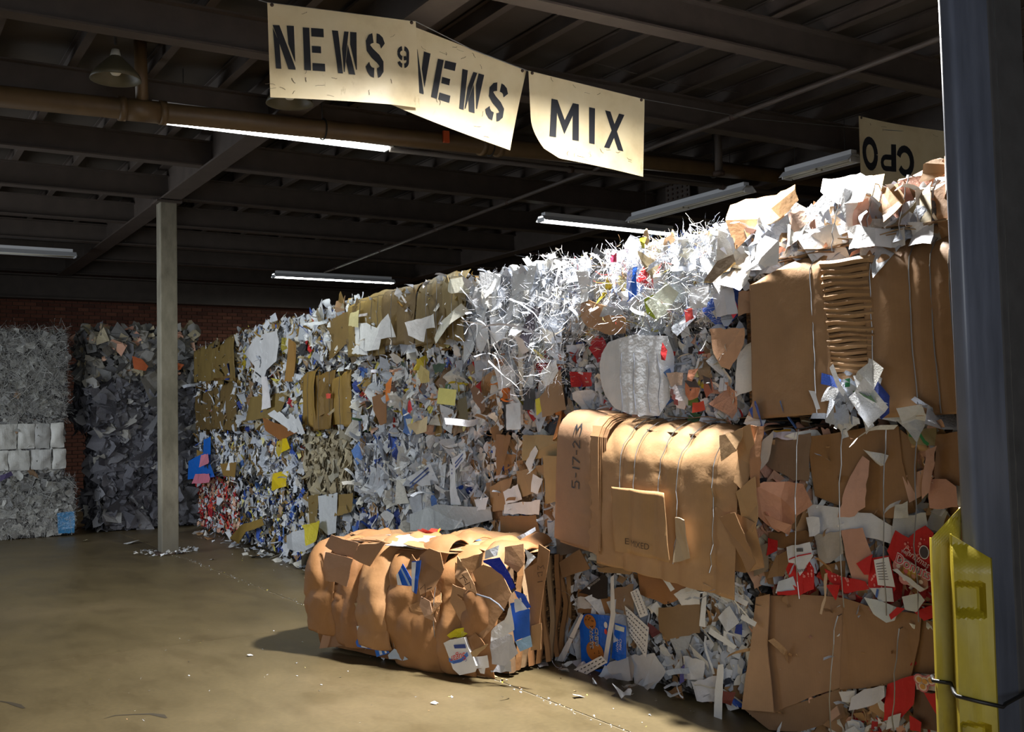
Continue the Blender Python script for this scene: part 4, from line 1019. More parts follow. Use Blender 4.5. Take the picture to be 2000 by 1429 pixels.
# -- N1: the stack with the dated cardboard bale
HOT = [(WH, 6), (GY, .5), (BL, .12), (RD, .1), (YE, .15), (CB, .3), (DK, .1)]
b = wbale(SB, 'brightly lit shredded white bale on top, with a blue bag and brown board', 'bale', 1112, 1452, 2.12, 2.68, CW, 61, off=.02); mixed(b, HOT, 34, 300, (.10, .24)); shredded(b, HOT, 4200, 520, (.06, .14))
for k, (nm, q, c, m_, a, th) in enumerate((('cardboard_sheet', [(1134, 592), (1150, 586), (1190, 600), (1216, 622), (1214, 650), (1188, 654), (1150, 640), (1134, 618)], rgb(182, 130, 80), 'card', .1, .005), ('carton_flap', [(1162, 597), (1214, 602), (1218, 614), (1170, 618)], rgb(170, 174, 182), 'paper', .05, 0),
        ('plastic_bag', [(1216, 530), (1246, 520), (1242, 575), (1224, 590), (1218, 560)], rgb(50, 96, 190), 'film', .5, 0), ('leaflet', [(1262, 590), (1300, 550), (1326, 572), (1300, 612), (1285, 625)], rgb(226, 232, 214), 'paper', .1, 0), ('leaflet', [(1262, 585), (1276, 575), (1292, 606), (1284, 626), (1266, 612)], rgb(150, 168, 40), 'paper', .2, 0),
        ('kraft_flap', [(1250, 490), (1272, 505), (1290, 515), (1272, 545), (1262, 528)], rgb(196, 172, 130), 'card', .2, 0), ('paper_sheet', [(1350, 560), (1385, 556), (1382, 600), (1345, 602)], rgb(228, 230, 236), 'paper', .12, 0), ('paper_sheet', [(1385, 575), (1430, 560), (1440, 612), (1392, 618)], rgb(206, 210, 224), 'paper', .25, 0),
        ('torn_paper', [(1422, 600), (1436, 586), (1442, 606), (1430, 622)], rgb(212, 60, 80), 'paper', .3, 0), ('torn_paper', [(1332, 605), (1352, 600), (1356, 622), (1338, 630)], rgb(186, 46, 40), 'paper', .4, 0), ('cardboard_sheet', [(1441, 570), (1470, 565), (1468, 610), (1444, 618)], rgb(184, 138, 100), 'card', .15, 0),
        ('torn_paper', [(1250, 465), (1262, 462), (1260, 485), (1252, 484)], rgb(206, 200, 40), 'paper', .4, 0), ('torn_paper', [(1192, 500), (1206, 492), (1204, 512), (1194, 512)], rgb(214, 60, 100), 'paper', .3, 0), ('paper_sheet', [(1130, 530), (1150, 528), (1152, 588), (1136, 592)], rgb(232, 234, 238), 'paper', .15, 0))):
    b.sheet(nm, q, c, .085 + .003 * (k % 4), m_, a, 2, th, seed=k)
for k in range(7):                                # open booklet on the edge
    b.sheet('booklet_leaf', [(1376, 552 - k), (1400, 522 - k * 2), (1432, 508 - k * 2), (1436, 516 - k), (1408, 536), (1390, 552)], rgb(190 - k * 8, 164 - k * 7, 100), .10 + k * .006, 'paper', .1, 1, jag=0, seed=k)
b.done()
b = wbale(P, 'bale with a roll of white sheets and torn magazine photos above the dated bale', 'bale', 1112, 1462, 1.56, 2.12, CW, 62, off=-.01); mixed(b, [(WH, 6), (GY, 1), (RD, .22), (PK, .35), (BL, .25), (DK, .4), (GR, .15), (YE, .12)], 56, 620, (.08, .22), (.03, .09))
fn = panel_fn(0, [], 2, .05, .055, 5, 0, 0, .01)
x0, z0 = b.fr.px(1172, 815, .06); x1, z1 = b.fr.px(1310, 655, .06)
fnr = lambda u, v: (u, -.05 - .11 * math.sin(PI * min(1, max(0, (u - x0) / (x1 - x0)))) ** .7 - .006 * noise.noise(Vector((u * 30, v * 1.5, 0))), v)
pts_ = [b.fr.px(*p, .06) for p in ((1172, 722), (1190, 690), (1212, 668), (1260, 654), (1306, 656), (1314, 700), (1310, 780), (1298, 812), (1255, 808), (1225, 796), (1195, 765))]
pts_.reverse()
o = link('white_sheet_roll', poly_mesh('roll', pts_, fnr, grid=.022, smooth=True), 'paper', b.e, None, rgb(218, 222, 230))
for k, xx in enumerate((1240, 1262, 1284, 1298)):
    u, _ = b.fr.px(xx, 740, .06); va, vb = b.fr.px(xx, 690, .06)[1], b.fr.px(xx, 805, .06)[1]
    link('crease_line', tube('cl', [Vector(fnr(u + .008 * math.sin(k + t), vb + (va - vb) * t / 8)) + Vector((0, -.003, 0)) for t in range(9)], .002, 5), paint(120, 126, 140), o)
sk = (rgb(206, 142, 112), rgb(196, 120, 84), rgb(168, 96, 74))
for k, (q, c) in enumerate((([(1302, 728), (1320, 726), (1336, 728), (1334, 752), (1310, 755)], rgb(206, 178, 160)), ([(1338, 745), (1360, 742), (1368, 758), (1364, 775), (1345, 782), (1338, 770)], sk[1]), ([(1376, 735), (1390, 740), (1394, 765), (1378, 778), (1372, 760)], sk[2]), ([(1345, 722), (1362, 718), (1352, 745), (1342, 742)], sk[0]),
        ([(1306, 760), (1318, 750), (1338, 790), (1335, 800), (1322, 796)], rgb(214, 206, 212)), ([(1352, 786), (1375, 782), (1378, 800), (1352, 806)], rgb(206, 66, 40)))):
    o = b.sheet('magazine_page', q, c, .10 + .004 * k, 'paper', .12, 2, seed=k)
    if k in (1, 2):
        f = b.last; cx = sum(p[0] for p in q) / len(q); cy = sum(p[1] for p in q) / len(q)
        hair = [b.fr.px(cx + (p[0] - cx) * 1.05, cy + (p[1] - cy) * 1.05 - 1, .1) for p in q[:3]] + [b.fr.px(cx + 4, cy - 6, .1), b.fr.px(cx - 4, cy - 6, .1)]
        link('printed_hair', poly_mesh('ph', hair, lambda u, v: Vector(f(u, v)) - Vector((0, .003, 0)), grid=.02), paint(56, 38, 30), o, o.matrix_basis.inverted())
        for dx in ((-2,) if k == 1 else ()):
            e = b.fr.px(cx + dx, cy - 1, .1)
            link('printed_eye', poly_mesh('pe', ell(e[0], e[1], .008, .005, 8), lambda u, v: Vector(f(u, v)) - Vector((0, .004, 0))), paint(40, 30, 30), o, o.matrix_basis.inverted())
    if k == 4:
        f = b.last
        for j in range(3):
            c0 = bil([(1308, 762), (1318, 756), (1334, 790), (1324, 794)], .5, .18 + j * .3); e = b.fr.px(c0[0], c0[1], .1)
            link('printed_photo', poly_mesh('pp', [(e[0] - .018, e[1] - .012), (e[0] + .018, e[1] - .02), (e[0] + .02, e[1] + .012), (e[0] - .014, e[1] + .02)], lambda u, v: Vector(f(u, v)) - Vector((0, .003, 0))), paint(110 + 20 * j, 66, 60), o, o.matrix_basis.inverted())
b.sheet('kraft_bag', [(1388, 642), (1455, 640), (1452, 672), (1438, 700), (1425, 722), (1412, 716), (1398, 690)], rgb(206, 160, 126), .10, 'paper', .2, 4, grid=.04)
b.sheet('paper_sheet', [(1440, 690), (1472, 660), (1474, 760), (1435, 775)], rgb(232, 232, 234), .08, 'paper', .2, 2)
b.sheet('torn_paper', [(1292, 668), (1302, 684), (1300, 704), (1291, 702)], rgb(190, 36, 40), .17, 'paper', .2, 1)
b.done()

# dated cardboard bale, tilted, leaning out of the wall
fr, L = wall_frame(1124, 1478, .84, 950, .20, 0)
b = Bale('cardboard_bale', 'tilted brown cardboard bale dated 5-17-23 jutting from the wall', 'bale', fr, L, 1.15, .72, CC, GRP, 63, corein=.06)
b.e.rotation_euler = (0, R(3.2), WRZ); b.fr.M = Matrix.Translation(fr.o) @ Matrix.Rotation(WRZ, 4, 'Z') @ Matrix.Rotation(R(3.2), 4, 'Y'); b.fr.I = b.fr.M.inverted()
H = b.H; wx = [b.fr.px(x, 960, .05)[0] for x in (1212, 1240, 1288, 1322, 1392)]
mfn = panel_fn(0, wx, H, .22, .03, 3, .03, .016, .014, .006)
xa = b.fr.px(1168, 950, .05)[0]; xb = b.fr.px(1440, 950, .05)[0]
wp = link('wrap_sheet', poly_mesh('wrap', [(xa, -.12), (xb, -.10), (xb + .02, 1.15), (xa, 1.15)], mfn, grid=.026, thick=.005, smooth=True), 'card', b.e, None, rgb(186, 140, 92))
fn2 = panel_fn(0, [xa - .01], H, .10, .05, 8, .03, .012, .01)
xl = b.fr.px(1092, 950, .05)[0]
for i in range(5):                                # layered left edge
    link('edge_sheet', poly_mesh('edge', [(xl + .055 + i * .012, -.05 + .02 * i), (xa + .04 + i * .012, -.06 + .02 * i), (xa + .02 + i * .012, .92), (xl + .06 + i * .02, .92)], panel_fn(0, [], H, .10, .040 + .008 * (4 - i), 20 + i, 0, 0, .01), grid=.04, thick=.004), 'card', b.e, None, rgb(178 - 6 * i, 132 - 5 * i, 86 - 3 * i))
dp = link('dated_sheet', poly_mesh('dated', [(xl - .01, -.03), (xa - .05, -.06), (xa - .04, .86), (xl + .02, .84)], fn2, grid=.03, thick=.005, smooth=True), 'card', b.e, None, rgb(166, 124, 88))
g = on_panel(fn2, .004)
def strokes_at(ax, ay, sc, ang, gl):
    ca, sa = math.cos(ang), math.sin(ang)
    return [[(ax + sc * (x * ca - y * sa), ay + sc * (x * sa + y * ca)) for x, y in s] for s in gl]
D5 = [[(.6, 1), (.1, 1), (.08, .6), (.45, .62), (.6, .4), (.5, .08), (.05, .02)]]; DM = [[(.05, .5), (.4, .5)]]; D1 = [[(.25, 1), (.22, 0)]]; D7 = [[(.0, .98), (.6, 1), (.25, 0)]]; D2 = [[(.05, .8), (.3, 1), (.55, .75), (.05, .02), (.65, .05)]]; D3 = [[(.05, .95), (.5, .95), (.25, .58), (.55, .35), (.3, .02), (0, .1)]]
dx, dz = b.fr.px(1133, 948, .05); adv = 0
ST = []
for gl, wd in ((D5, .8), (DM, .5), (D1, .42), (D7, .75), (DM, .5), (D2, .8), (D3, .7)):
    ST += [[(dx - .085 * (y - .5), dz - .02 + .085 * (x + adv)) for x, y in s] for s in gl]; adv += wd
link('handwritten_date', strokes_mesh('date', ST, .009, g, 5), 'ink', dp)
# lower flaps
fl_ = panel_fn(0, wx[1:3], H + .5, .05, .055, 12, .03, .004, .02)
xq = [b.fr.px(x, 1050, .08) for x in (1205, 1312, 1318, 1222)]
fp = link('lower_flap', poly_mesh('flap', [(b.fr.px(1206, 1075, .08)), (b.fr.px(1314, 1098, .08)), (b.fr.px(1300, 962, .08)), (b.fr.px(1200, 950, .08))], lambda u, v: (u, fl_(u, v)[1] - .018, v), grid=.03, thick=.005, smooth=True), 'card', b.e, None, rgb(184, 138, 88))
gg = on_panel(lambda u, v: (u, fl_(u, v)[1] - .018, v), .010)
put_text('printed_lettering', 'E1 MIXED', fp, gg, b.fr.px(1248, 1062, .08), .05, 0, paint(70, 50, 34), sx=1.1)
for k, (q, c) in enumerate((([(1310, 1000), (1400, 990), (1480, 1020), (1478, 1110), (1440, 1120), (1330, 1090)], rgb(176, 130, 84)), ([(1440, 960), (1480, 930), (1482, 1010), (1470, 1040), (1450, 1030)], rgb(190, 146, 96)), ([(1400, 1010), (1440, 1000), (1475, 1100), (1462, 1118)], rgb(168, 122, 76)), ([(1318, 1010), (1345, 1015), (1345, 1090), (1318, 1098)], rgb(196, 166, 128)),
        ([(1440, 842), (1472, 828), (1478, 870), (1456, 960), (1436, 940)], rgb(186, 140, 92)), ([(1462, 830), (1488, 832), (1484, 950), (1468, 955)], rgb(190, 132, 88)), ([(1405, 850), (1450, 836), (1440, 880), (1412, 900)], rgb(198, 154, 106)))):
    b.sheet('torn_flap', q, c, .06 + .012 * (k % 4), 'card', .22, 3, .005, seed=k, grid=.05)
r_ = random.Random(8)
for k in range(9):                                # loose sheets lying over the top
    x = r_.uniform(-b.L / 2 + .15, b.L / 2 - .15)
    pl = [(x - .25, .0), (x + .25, .02), (x + .22, .3), (x - .2, .28)]
    f3 = lambda u, v, k=k, x=x: (u, .12 + v * 1.6 + k * .02, H + .035 + .012 * k + .05 * noise.noise(Vector((u * 3, v * 3, k * 2.2))) + .03 * abs(u - x))
    link('top_sheet', poly_mesh('tops', torn(pl, r_, .02, .08), f3, grid=.07, thick=.004), 'card', b.e, None, pick(r_, [(CB, 1)]))
for x, tl in zip(wx, (.02, .03, .06, .07, .08)):
    link('baling_wire', tube('bw', [Vector(on_panel(mfn, .018)(x + .05 * (v - .4), v)) for v in [k * .05 for k in range(0, 22)]], .0026, 5), 'wire', b.e)
b.done()

# stack foot with the blue cookie carton
b = wbale(P, 'bottom bale of white paper strips holding a bright blue cookie carton', 'bale', 1104, 1462, 0, .78, rgb(120, 116, 112), 64, off=-.02); mixed(b, [(WH, 6), (CB, .9), (GY, .6), (BL, .15), (DK, .2), (RD, .06)], 44, 420, (.09, .22), (.03, .1), kinds=dict(page=3, torn=3, crumple=.6, strip=3, long=3, card=.8), out=(-.015, .02), tilt=.25); b.scatter(16, dict(page=3, torn=1), [(WH, 1)], (.22, .34), .25, (.0, .03))
for k, (nm, q, c, m_, a) in enumerate((('cardboard_sheet', [(1126, 1150), (1180, 1165), (1228, 1160), (1226, 1200), (1128, 1196)], rgb(170, 124, 78), 'card', .06), ('cardboard_sheet', [(1200, 1150), (1236, 1140), (1236, 1200), (1202, 1196)], rgb(166, 134, 104), 'card', .06), ('cardboard_sheet', [(1240, 1105), (1340, 1115), (1370, 1150), (1300, 1180), (1250, 1160)], rgb(168, 112, 62), 'card', .1),
        ('cardboard_sheet', [(1286, 1186), (1368, 1176), (1366, 1236), (1304, 1248), (1288, 1232)], rgb(150, 116, 78), 'card', .05), ('paper_sheet', [(1316, 1160), (1345, 1142), (1368, 1156), (1366, 1180), (1330, 1182)], rgb(226, 226, 228), 'paper', .08), ('paper_sheet', [(1402, 1205), (1425, 1182), (1444, 1215), (1420, 1235)], rgb(222, 226, 234), 'paper', .08),
        ('label_sheet', [(1128, 1166), (1160, 1166), (1161, 1188), (1128, 1189)], rgb(226, 226, 226), 'paper', .02), ('crumpled_sheet', [(1196, 1292), (1230, 1278), (1246, 1300), (1240, 1328), (1205, 1330), (1188, 1312)], rgb(206, 204, 206), 'paper', .4), ('crumpled_sheet', [(1230, 1280), (1280, 1275), (1300, 1310), (1276, 1345), (1240, 1335)], rgb(214, 216, 224), 'paper', .4),
        ('paper_sheet', [(1350, 1330), (1400, 1320), (1398, 1372), (1362, 1368)], rgb(216, 216, 224), 'paper', .1), ('paper_sheet', [(1336, 1280), (1375, 1290), (1372, 1330), (1338, 1325)], rgb(220, 220, 224), 'paper', .2), ('cardboard_sheet', [(1296, 1352), (1330, 1338), (1336, 1372), (1305, 1380)], rgb(150, 106, 62), 'card', .3),
        ('torn_paper', [(1268, 1215), (1290, 1235), (1276, 1245), (1266, 1235)], rgb(96, 44, 52), 'paper', .2), ('torn_paper', [(1402, 1348), (1434, 1352), (1428, 1378), (1404, 1372)], rgb(130, 60, 44), 'paper', .3), ('torn_paper', [(1328, 1306), (1338, 1296), (1336, 1330), (1326, 1336)], rgb(84, 80, 150), 'paper', .2), ('torn_paper', [(1438, 1220), (1450, 1218), (1448, 1240), (1434, 1236)], rgb(40, 62, 150), 'paper', .2))):
    b.sheet(nm, q, c, .06 + .006 * (k % 5), m_, a, 2, .004 if m_ == 'card' else 0, seed=k)
o = b.sheet('black_carton', [(1130, 1157), (1178, 1120), (1186, 1128), (1186, 1168), (1168, 1170), (1146, 1160)], rgb(34, 32, 34), .09, 'card', .03, 1, .004, jag=0)
f = b.last; lf = lambda u, v: Vector(f(u, v)) - Vector((0, .004, 0))
put_text('printed_lettering', 'SAVON HOUSTON', o, lambda u, v: lf(u, v) - Vector(o.matrix_basis.translation), b.fr.px(1160, 1139, .09), .020, math.atan2(*[b.fr.px(1178, 1126, .09)[1] - b.fr.px(1142, 1152, .09)[1], b.fr.px(1178, 1126, .09)[0] - b.fr.px(1142, 1152, .09)[0]]), paint(200, 200, 200))
# cookie carton
def carton(q, off, nm='carton_panel'):
    o = b.sheet(nm, q, rgb(22, 104, 222), off, 'film', .015, 1, .004, jag=0); f = b.last
    return o, (lambda u, v: Vector(f(u, v)) - Vector((0, .004, 0)) - Vector(o.matrix_basis.translation))
o, lf = carton([(1131, 1202), (1150, 1198), (1192, 1202), (1190, 1285), (1186, 1300), (1136, 1300)], .10)
P_ = lambda x, y: b.fr.px(x, y, .10)
def cookie(cx, cy, rx, ry, o, lf):
    e = P_(cx, cy); s = abs(P_(cx + 10, cy)[0] - P_(cx, cy)[0]) / 10
    link('printed_cookie', poly_mesh('ck', ell(e[0], e[1], rx * s, ry * s, 18), lf, grid=.03), paint(176, 112, 50), o)
    r_ = random.Random(int(cx)); bm = bmesh.new()
    for _ in range(9):
        a = r_.uniform(0, 6.28); d = math.sqrt(r_.random()) * .75
        me = poly_mesh('chip', ell(e[0] + rx * s * d * math.cos(a), e[1] + ry * s * d * math.sin(a), .0065, .005, 7), lambda u, v: lf(u, v) - Vector((0, .002, 0))); bm.from_mesh(me); bpy.data.meshes.remove(me)
    link('printed_chips', bm_mesh(bm, 'chips'), paint(84, 44, 22), o)['kind'] = 'stuff'
cookie(1153, 1214, 12, 8, o, lf); cookie(1163, 1272, 17, 11, o, lf)
for (x, y, t_) in ((1166, 1243, 'CHIPS'), (1156, 1245, 'AHOY!')):
    put_text('lettering_outline', t_, o, lambda u, v: lf(u, v) - Vector((0, .001, 0)), P_(x, y), .052, -PI / 2, 'white', sx=.82, fat=.075)
    put_text('lettering', t_, o, lambda u, v: lf(u, v) - Vector((0, .003, 0)), P_(x, y), .052, -PI / 2, paint(24, 26, 70), sx=.82, fat=.01)
e = P_(1184, 1220); link('printed_seal', poly_mesh('seal', ell(e[0], e[1], .02, .02, 14), lf), 'white', o)
e = P_(1184, 1233); link('printed_ribbon', poly_mesh('rbn', ell(e[0], e[1], .018, .02, 5), lf), paint(214, 74, 70), o)
o, lf = carton([(1201, 1216), (1222, 1222), (1222, 1285), (1206, 1290), (1194, 1285)], .11)
for (x, y, t_) in ((1213, 1258, 'CHIPS'), (1207, 1259, 'AHOY!')): put_text('lettering', t_, o, lambda u, v: lf(u, v) - Vector((0, .002, 0)), b.fr.px(x, y, .11), .034, -PI / 2 - .15, 'white', sx=.8)
q = [b.fr.px(x, y, .11) for x, y in ((1202, 1219), (1221, 1225), (1220, 1234), (1202, 1229))]; link('printed_band', poly_mesh('band', q[::-1], lf), paint(206, 214, 210), o)
o, lf = carton([(1140, 1312), (1180, 1305), (1178, 1332), (1142, 1335)], .10)
# dotted strips and ribbons
def dashed(q, off, rows, c=rgb(228, 228, 232), seed=0, amp=.04, nm='perforated_strip'):
    o = b.sheet(nm, q, c, off, 'paper', amp, 1, seed=seed, jag=.002); f = b.last; bm = bmesh.new(); r_ = random.Random(seed)
    a, c2 = q[0], q[1]; d2, c3 = q[-1], q[2]
    for k in range(rows):
        s = (k + .7) / (rows + .4); t = .05
        while t < .93:
            L_ = r_.uniform(.03, .07)
            def at(tt): return b.fr.px(*bil([a, c2, c3, d2], tt, s), off)
            V, F = ribbon([at(t), at(t + L_)], .006)
            me = mesh('d', [Vector(f(x, z)) - Vector((0, .003, 0)) for x, z in V], F); bm.from_mesh(me); bpy.data.meshes.remove(me); t += L_ + r_.uniform(.03, .06)
    link('printed_dashes', bm_mesh(bm, 'dashes'), paint(44, 44, 52), o, o.matrix_basis.inverted())['kind'] = 'stuff'
    return o
dashed([(1097, 1318), (1176, 1280), (1188, 1293), (1104, 1341)], .20, 2, seed=1); dashed([(1246, 1148), (1266, 1200), (1250, 1206), (1231, 1156)], .10, 2, seed=2)
dashed([(1220, 1182), (1268, 1225), (1262, 1285), (1230, 1240)], .08, 5, seed=3); dashed([(1135, 1198), (1140, 1202), (1100, 1292), (1088, 1290)], .16, 1, seed=4)
for k, q in enumerate(([(1191, 1128), (1198, 1122), (1202, 1200), (1186, 1295), (1176, 1295), (1192, 1200)], [(1402, 1298), (1413, 1296), (1410, 1405), (1394, 1405), (1396, 1350)], [(1415, 1150), (1462, 1175), (1458, 1184), (1412, 1160)], [(1450, 1198), (1478, 1215), (1474, 1224), (1446, 1208)], [(1388, 1225), (1438, 1262), (1432, 1268), (1384, 1236)],
        [(1355, 1135), (1420, 1120), (1422, 1126), (1358, 1143)], [(1372, 1150), (1380, 1140), (1378, 1225), (1366, 1222)], [(1292, 1128), (1300, 1125), (1318, 1150), (1310, 1155)], [(1060, 1330), (1085, 1322), (1100, 1318), (1098, 1324), (1064, 1334)])):
    b.sheet('paper_ribbon', q, rgb(222, 224, 228), .14 + .01 * (k % 3), 'paper', .06, 1, seed=k, jag=.002)
r_ = random.Random(77)
for k in range(26):                               # fan of strips under the dated bale
    x, z = b.fr.px(r_.uniform(1360, 1470), r_.uniform(1108, 1160), .1); M = orient(r_, (x, -r_.uniform(.06, .16), z), r_.uniform(.2, .34), .3); M = M
    o = bpy.data.objects.new('paper_ribbon', LIB['long'][k % 10]); COL.objects.link(o); o.parent = b.e; o.matrix_basis = M; o.color = pick(r_, [(WH, 1)])
# flattened boards wedged under the dated bale
for k, (q, c) in enumerate((([(1086, 1000), (1166, 1005), (1164, 1040), (1088, 1050)], rgb(150, 128, 108)), ([(1086, 1045), (1170, 1038), (1150, 1075), (1088, 1085)], rgb(146, 122, 100)), ([(1146, 1018), (1172, 1000), (1215, 1085), (1190, 1092)], rgb(190, 160, 122)), ([(1138, 1062), (1158, 1042), (1206, 1100), (1180, 1098)], rgb(206, 178, 142)), ([(1092, 1098), (1132, 1072), (1152, 1110), (1098, 1128)], rgb(164, 124, 84)),
        ([(1164, 1100), (1290, 1094), (1300, 1104), (1180, 1112)], rgb(186, 152, 108)), ([(1166, 1108), (1240, 1106), (1228, 1122), (1170, 1116)], rgb(170, 134, 90)), ([(1182, 1010), (1200, 1000), (1212, 1062), (1200, 1070)], rgb(214, 214, 220)), ([(1300, 1100), (1420, 1105), (1400, 1112), (1310, 1110)], rgb(204, 184, 150)))):
    o = b.sheet('flattened_board', q, c, .10 + .015 * (k % 5), 'card', .08, 1, .006, seed=k, jag=.003)
b.done()

# -- N0: nearest stack
b = wbale(P, 'brightly lit top bale of crumpled white paper and kraft next to the column', 'bale', 1428, 1905, 2.34, 2.67, rgb(190, 188, 184), 71, off=.06, lean=-R(15)); mixed(b, [(WH, 7), (PK, .8), (CB, .9)], 70, 420, (.12, .3), (.05, .14), kinds=dict(crumple=3, torn=3, page=3), tilt=.35)
b.scatter(40, dict(crumple=3, torn=2), [(WH, 6), (PK, 1), (CB, 1.2)], (.14, .26), .3, (-.04, .02), top=True)
for k, (nm, q, c, m_, a) in enumerate((('kraft_sheet', [(1430, 402), (1455, 388), (1500, 378), (1530, 380), (1524, 420), (1480, 440), (1440, 488), (1432, 440)], rgb(186, 134, 84), 'card', .3), ('kraft_sheet', [(1480, 385), (1570, 368), (1574, 398), (1530, 420), (1490, 440)], rgb(196, 146, 92), 'card', .3), ('kraft_sheet', [(1724, 368), (1758, 360), (1772, 395), (1740, 440), (1716, 410)], rgb(190, 138, 84), 'card', .3),
        ('pink_paper', [(1676, 392), (1700, 388), (1704, 430), (1690, 442), (1664, 440)], rgb(226, 172, 148), 'paper', .4), ('marbled_board', [(1735, 442), (1782, 400), (1816, 352), (1824, 380), (1822, 440), (1780, 450)], rgb(164, 146, 112), 'card', .06), ('cardboard_side', [(1822, 330), (1880, 322), (1882, 478), (1826, 474)], rgb(176, 130, 84), 'card', .12), ('rolled_board', [(1790, 352), (1806, 322), (1824, 314), (1850, 312), (1850, 332), (1822, 345)], rgb(196, 150, 100), 'card', .3),
        ('white_sheet', [(1650, 440), (1710, 445), (1712, 482), (1652, 484)], rgb(232, 232, 234), 'paper', .08), ('white_sheet', [(1716, 450), (1774, 446), (1772, 480), (1716, 484)], rgb(230, 230, 232), 'paper', .08), ('white_sheet', [(1776, 436), (1822, 430), (1822, 478), (1776, 482)], rgb(230, 230, 232), 'paper', .2), ('white_sheet', [(1600, 345), (1650, 340), (1720, 350), (1700, 400), (1640, 400), (1598, 372)], rgb(234, 234, 236), 'paper', .3),
        ('white_sheet', [(1450, 500), (1500, 462), (1530, 475), (1515, 515), (1445, 535)], rgb(232, 232, 234), 'paper', .3), ('white_sheet', [(1560, 460), (1640, 440), (1650, 500), (1590, 520)], rgb(232, 232, 236), 'paper', .3), ('pink_paper', [(1530, 425), (1560, 400), (1575, 430), (1550, 455)], rgb(220, 186, 164), 'paper', .3))):
    b.sheet(nm, q, c, .07 + .012 * (k % 4), m_, max(a, .3), 5, .004 if m_ == 'card' else 0, seed=k, grid=.06)
b.wires([b.fr.px(x, 440, .05)[0] for x in (1648, 1712, 1775)], off=.10); b.done()

b = wbale(C_, 'large flat brown cardboard bale with a column of folded layers on its face', 'bale', 1466, 1905, 1.60, 2.36, CC, 72, off=.10, corein=.075, rough=.012)
w1 = [b.fr.px(x, 680, .05)[0] for x in (1588, 1704, 1782, 1824, 1862)]
x0, x1, x2, x3 = [b.fr.px(x, 680, .05)[0] for x in (1469, 1612, 1692, 1900)]
fA = panel_fn(0, [w1[0], x1], b.H, .06, .045, 31, .02, .004, .012); fB = panel_fn(0, w1[1:], b.H, .12, .045, 37, .022, .005, .012)
link('face_board', poly_mesh('fa', [(x0, .0), (x1 + .06, .03), (x1 - .015, b.H + .015), (x0 + .01, b.H - .07)], fA, grid=.03, thick=.006, smooth=True), 'card', b.e, None, rgb(170, 126, 82))
link('face_board', poly_mesh('fa2', [(x1 - .02, .02), (x1 + .09, .02), (x1 + .05, .62), (x1 - .03, b.H + .06)], panel_fn(0, [], b.H, .06, .02, 33, 0, 0, .012), grid=.05, thick=.006), 'card', b.e, None, rgb(160, 116, 74))
link('face_board', poly_mesh('fb', [(x2 + .03, .0), (x3, .02), (x3, b.H + .26), (x2 - .03, b.H + .26)], fB, grid=.03, thick=.006, smooth=True), 'card', b.e, None, rgb(174, 128, 82))
r_ = random.Random(2); z = .17
while z < b.H - .02:                              # folded layers seen end-on
    h = r_.uniform(.022, .04); t_ = z / b.H
    xa, xb = x1 - .015 + .07 * (1 - t_) + r_.uniform(-.012, .008), x2 + .03 + .04 * (1 - t_) + r_.uniform(-.012, .008)
    n = 9; V = []
    for i in range(n + 1):
        u = xa + (xb - xa) * i / n; dz = .004 * math.sin(i * .7 + z * 30) - .014 * (i / n - .5)
        y = -.045 - r_.uniform(0, .004) - .012 * math.sin(PI * i / n)
        V += [(u, y, z + dz), (u, y - .010, z + dz + h * .5), (u, y, z + dz + h * .94), (u, .05, z + dz + h * .94), (u, .05, z + dz)]
    F = []
    for i in range(n):
        for j in range(5): a, c = i * 5 + j, i * 5 + (j + 1) % 5; F.append((a, c, c + 5, a + 5))
    F += [tuple(range(4, -1, -1)), tuple(range(n * 5, n * 5 + 5))]
    link('folded_layer', mesh('fl', V, F), 'card', b.e, None, pick(r_, [([rgb(184, 140, 92), rgb(170, 126, 80), rgb(178, 134, 88)], 1)])); z += h
b.scatter(16, dict(page=2, strip=2, torn=2), [(WH, 8), (GR, .5), (BL, .4)], (.09, .18), .4, (.05, .10), zr=(.02, .20), xr=(x1 + .04, x2 + .09))
b.scatter(20, dict(strip=2, torn=2, page=1), [(WH, 6), (BL, .5), (PK, .6)], (.08, .2), .5, (.0, .08), zr=(-.04, .03))
for k, (q, c) in enumerate((([(1580, 762), (1592, 764), (1602, 798), (1594, 800)], rgb(226, 228, 234)), ([(1694, 720), (1702, 720), (1704, 768), (1692, 768)], rgb(222, 224, 230)), ([(1674, 805), (1712, 804), (1714, 815), (1690, 824)], rgb(226, 226, 230)), ([(1650, 740), (1660, 738), (1660, 755), (1650, 756)], rgb(46, 130, 84)))): b.sheet('paper_scrap', q, c, .085, 'paper', .1, 1, seed=k)
for k in range(9):                                # sheets folded over the top edge
    x = -b.L / 2 + .25 + k * .13
    f3 = lambda u, v, k=k, x=x: (u, -.03 + v, b.H + .03 + .006 * k + .02 * noise.noise(Vector((u * 6, v * 6, k))) + .10 * abs(u - x - .1) * (k % 2))
    link('top_flap', poly_mesh('tf', torn([(x - .13, 0), (x + .2, .01), (x + .18, .3), (x - .1, .3)], r_, .01, .06), f3, grid=.06, thick=.005), 'card', b.e, None, pick(r_, [(CB, 1)]))
for x, top_ in zip(w1, (b.H, b.H + .1, b.H + .1, b.H + .1, b.H + .1)):
    f = fA if x == w1[0] else fB
    link('baling_wire', tube('bw', [Vector(on_panel(f, .005)(x + .05 * (.5 - v), v)) for v in [.02 + k * (top_ - .03) / 20 for k in range(21)]], .0026, 5), 'wire', b.e)
b.done()

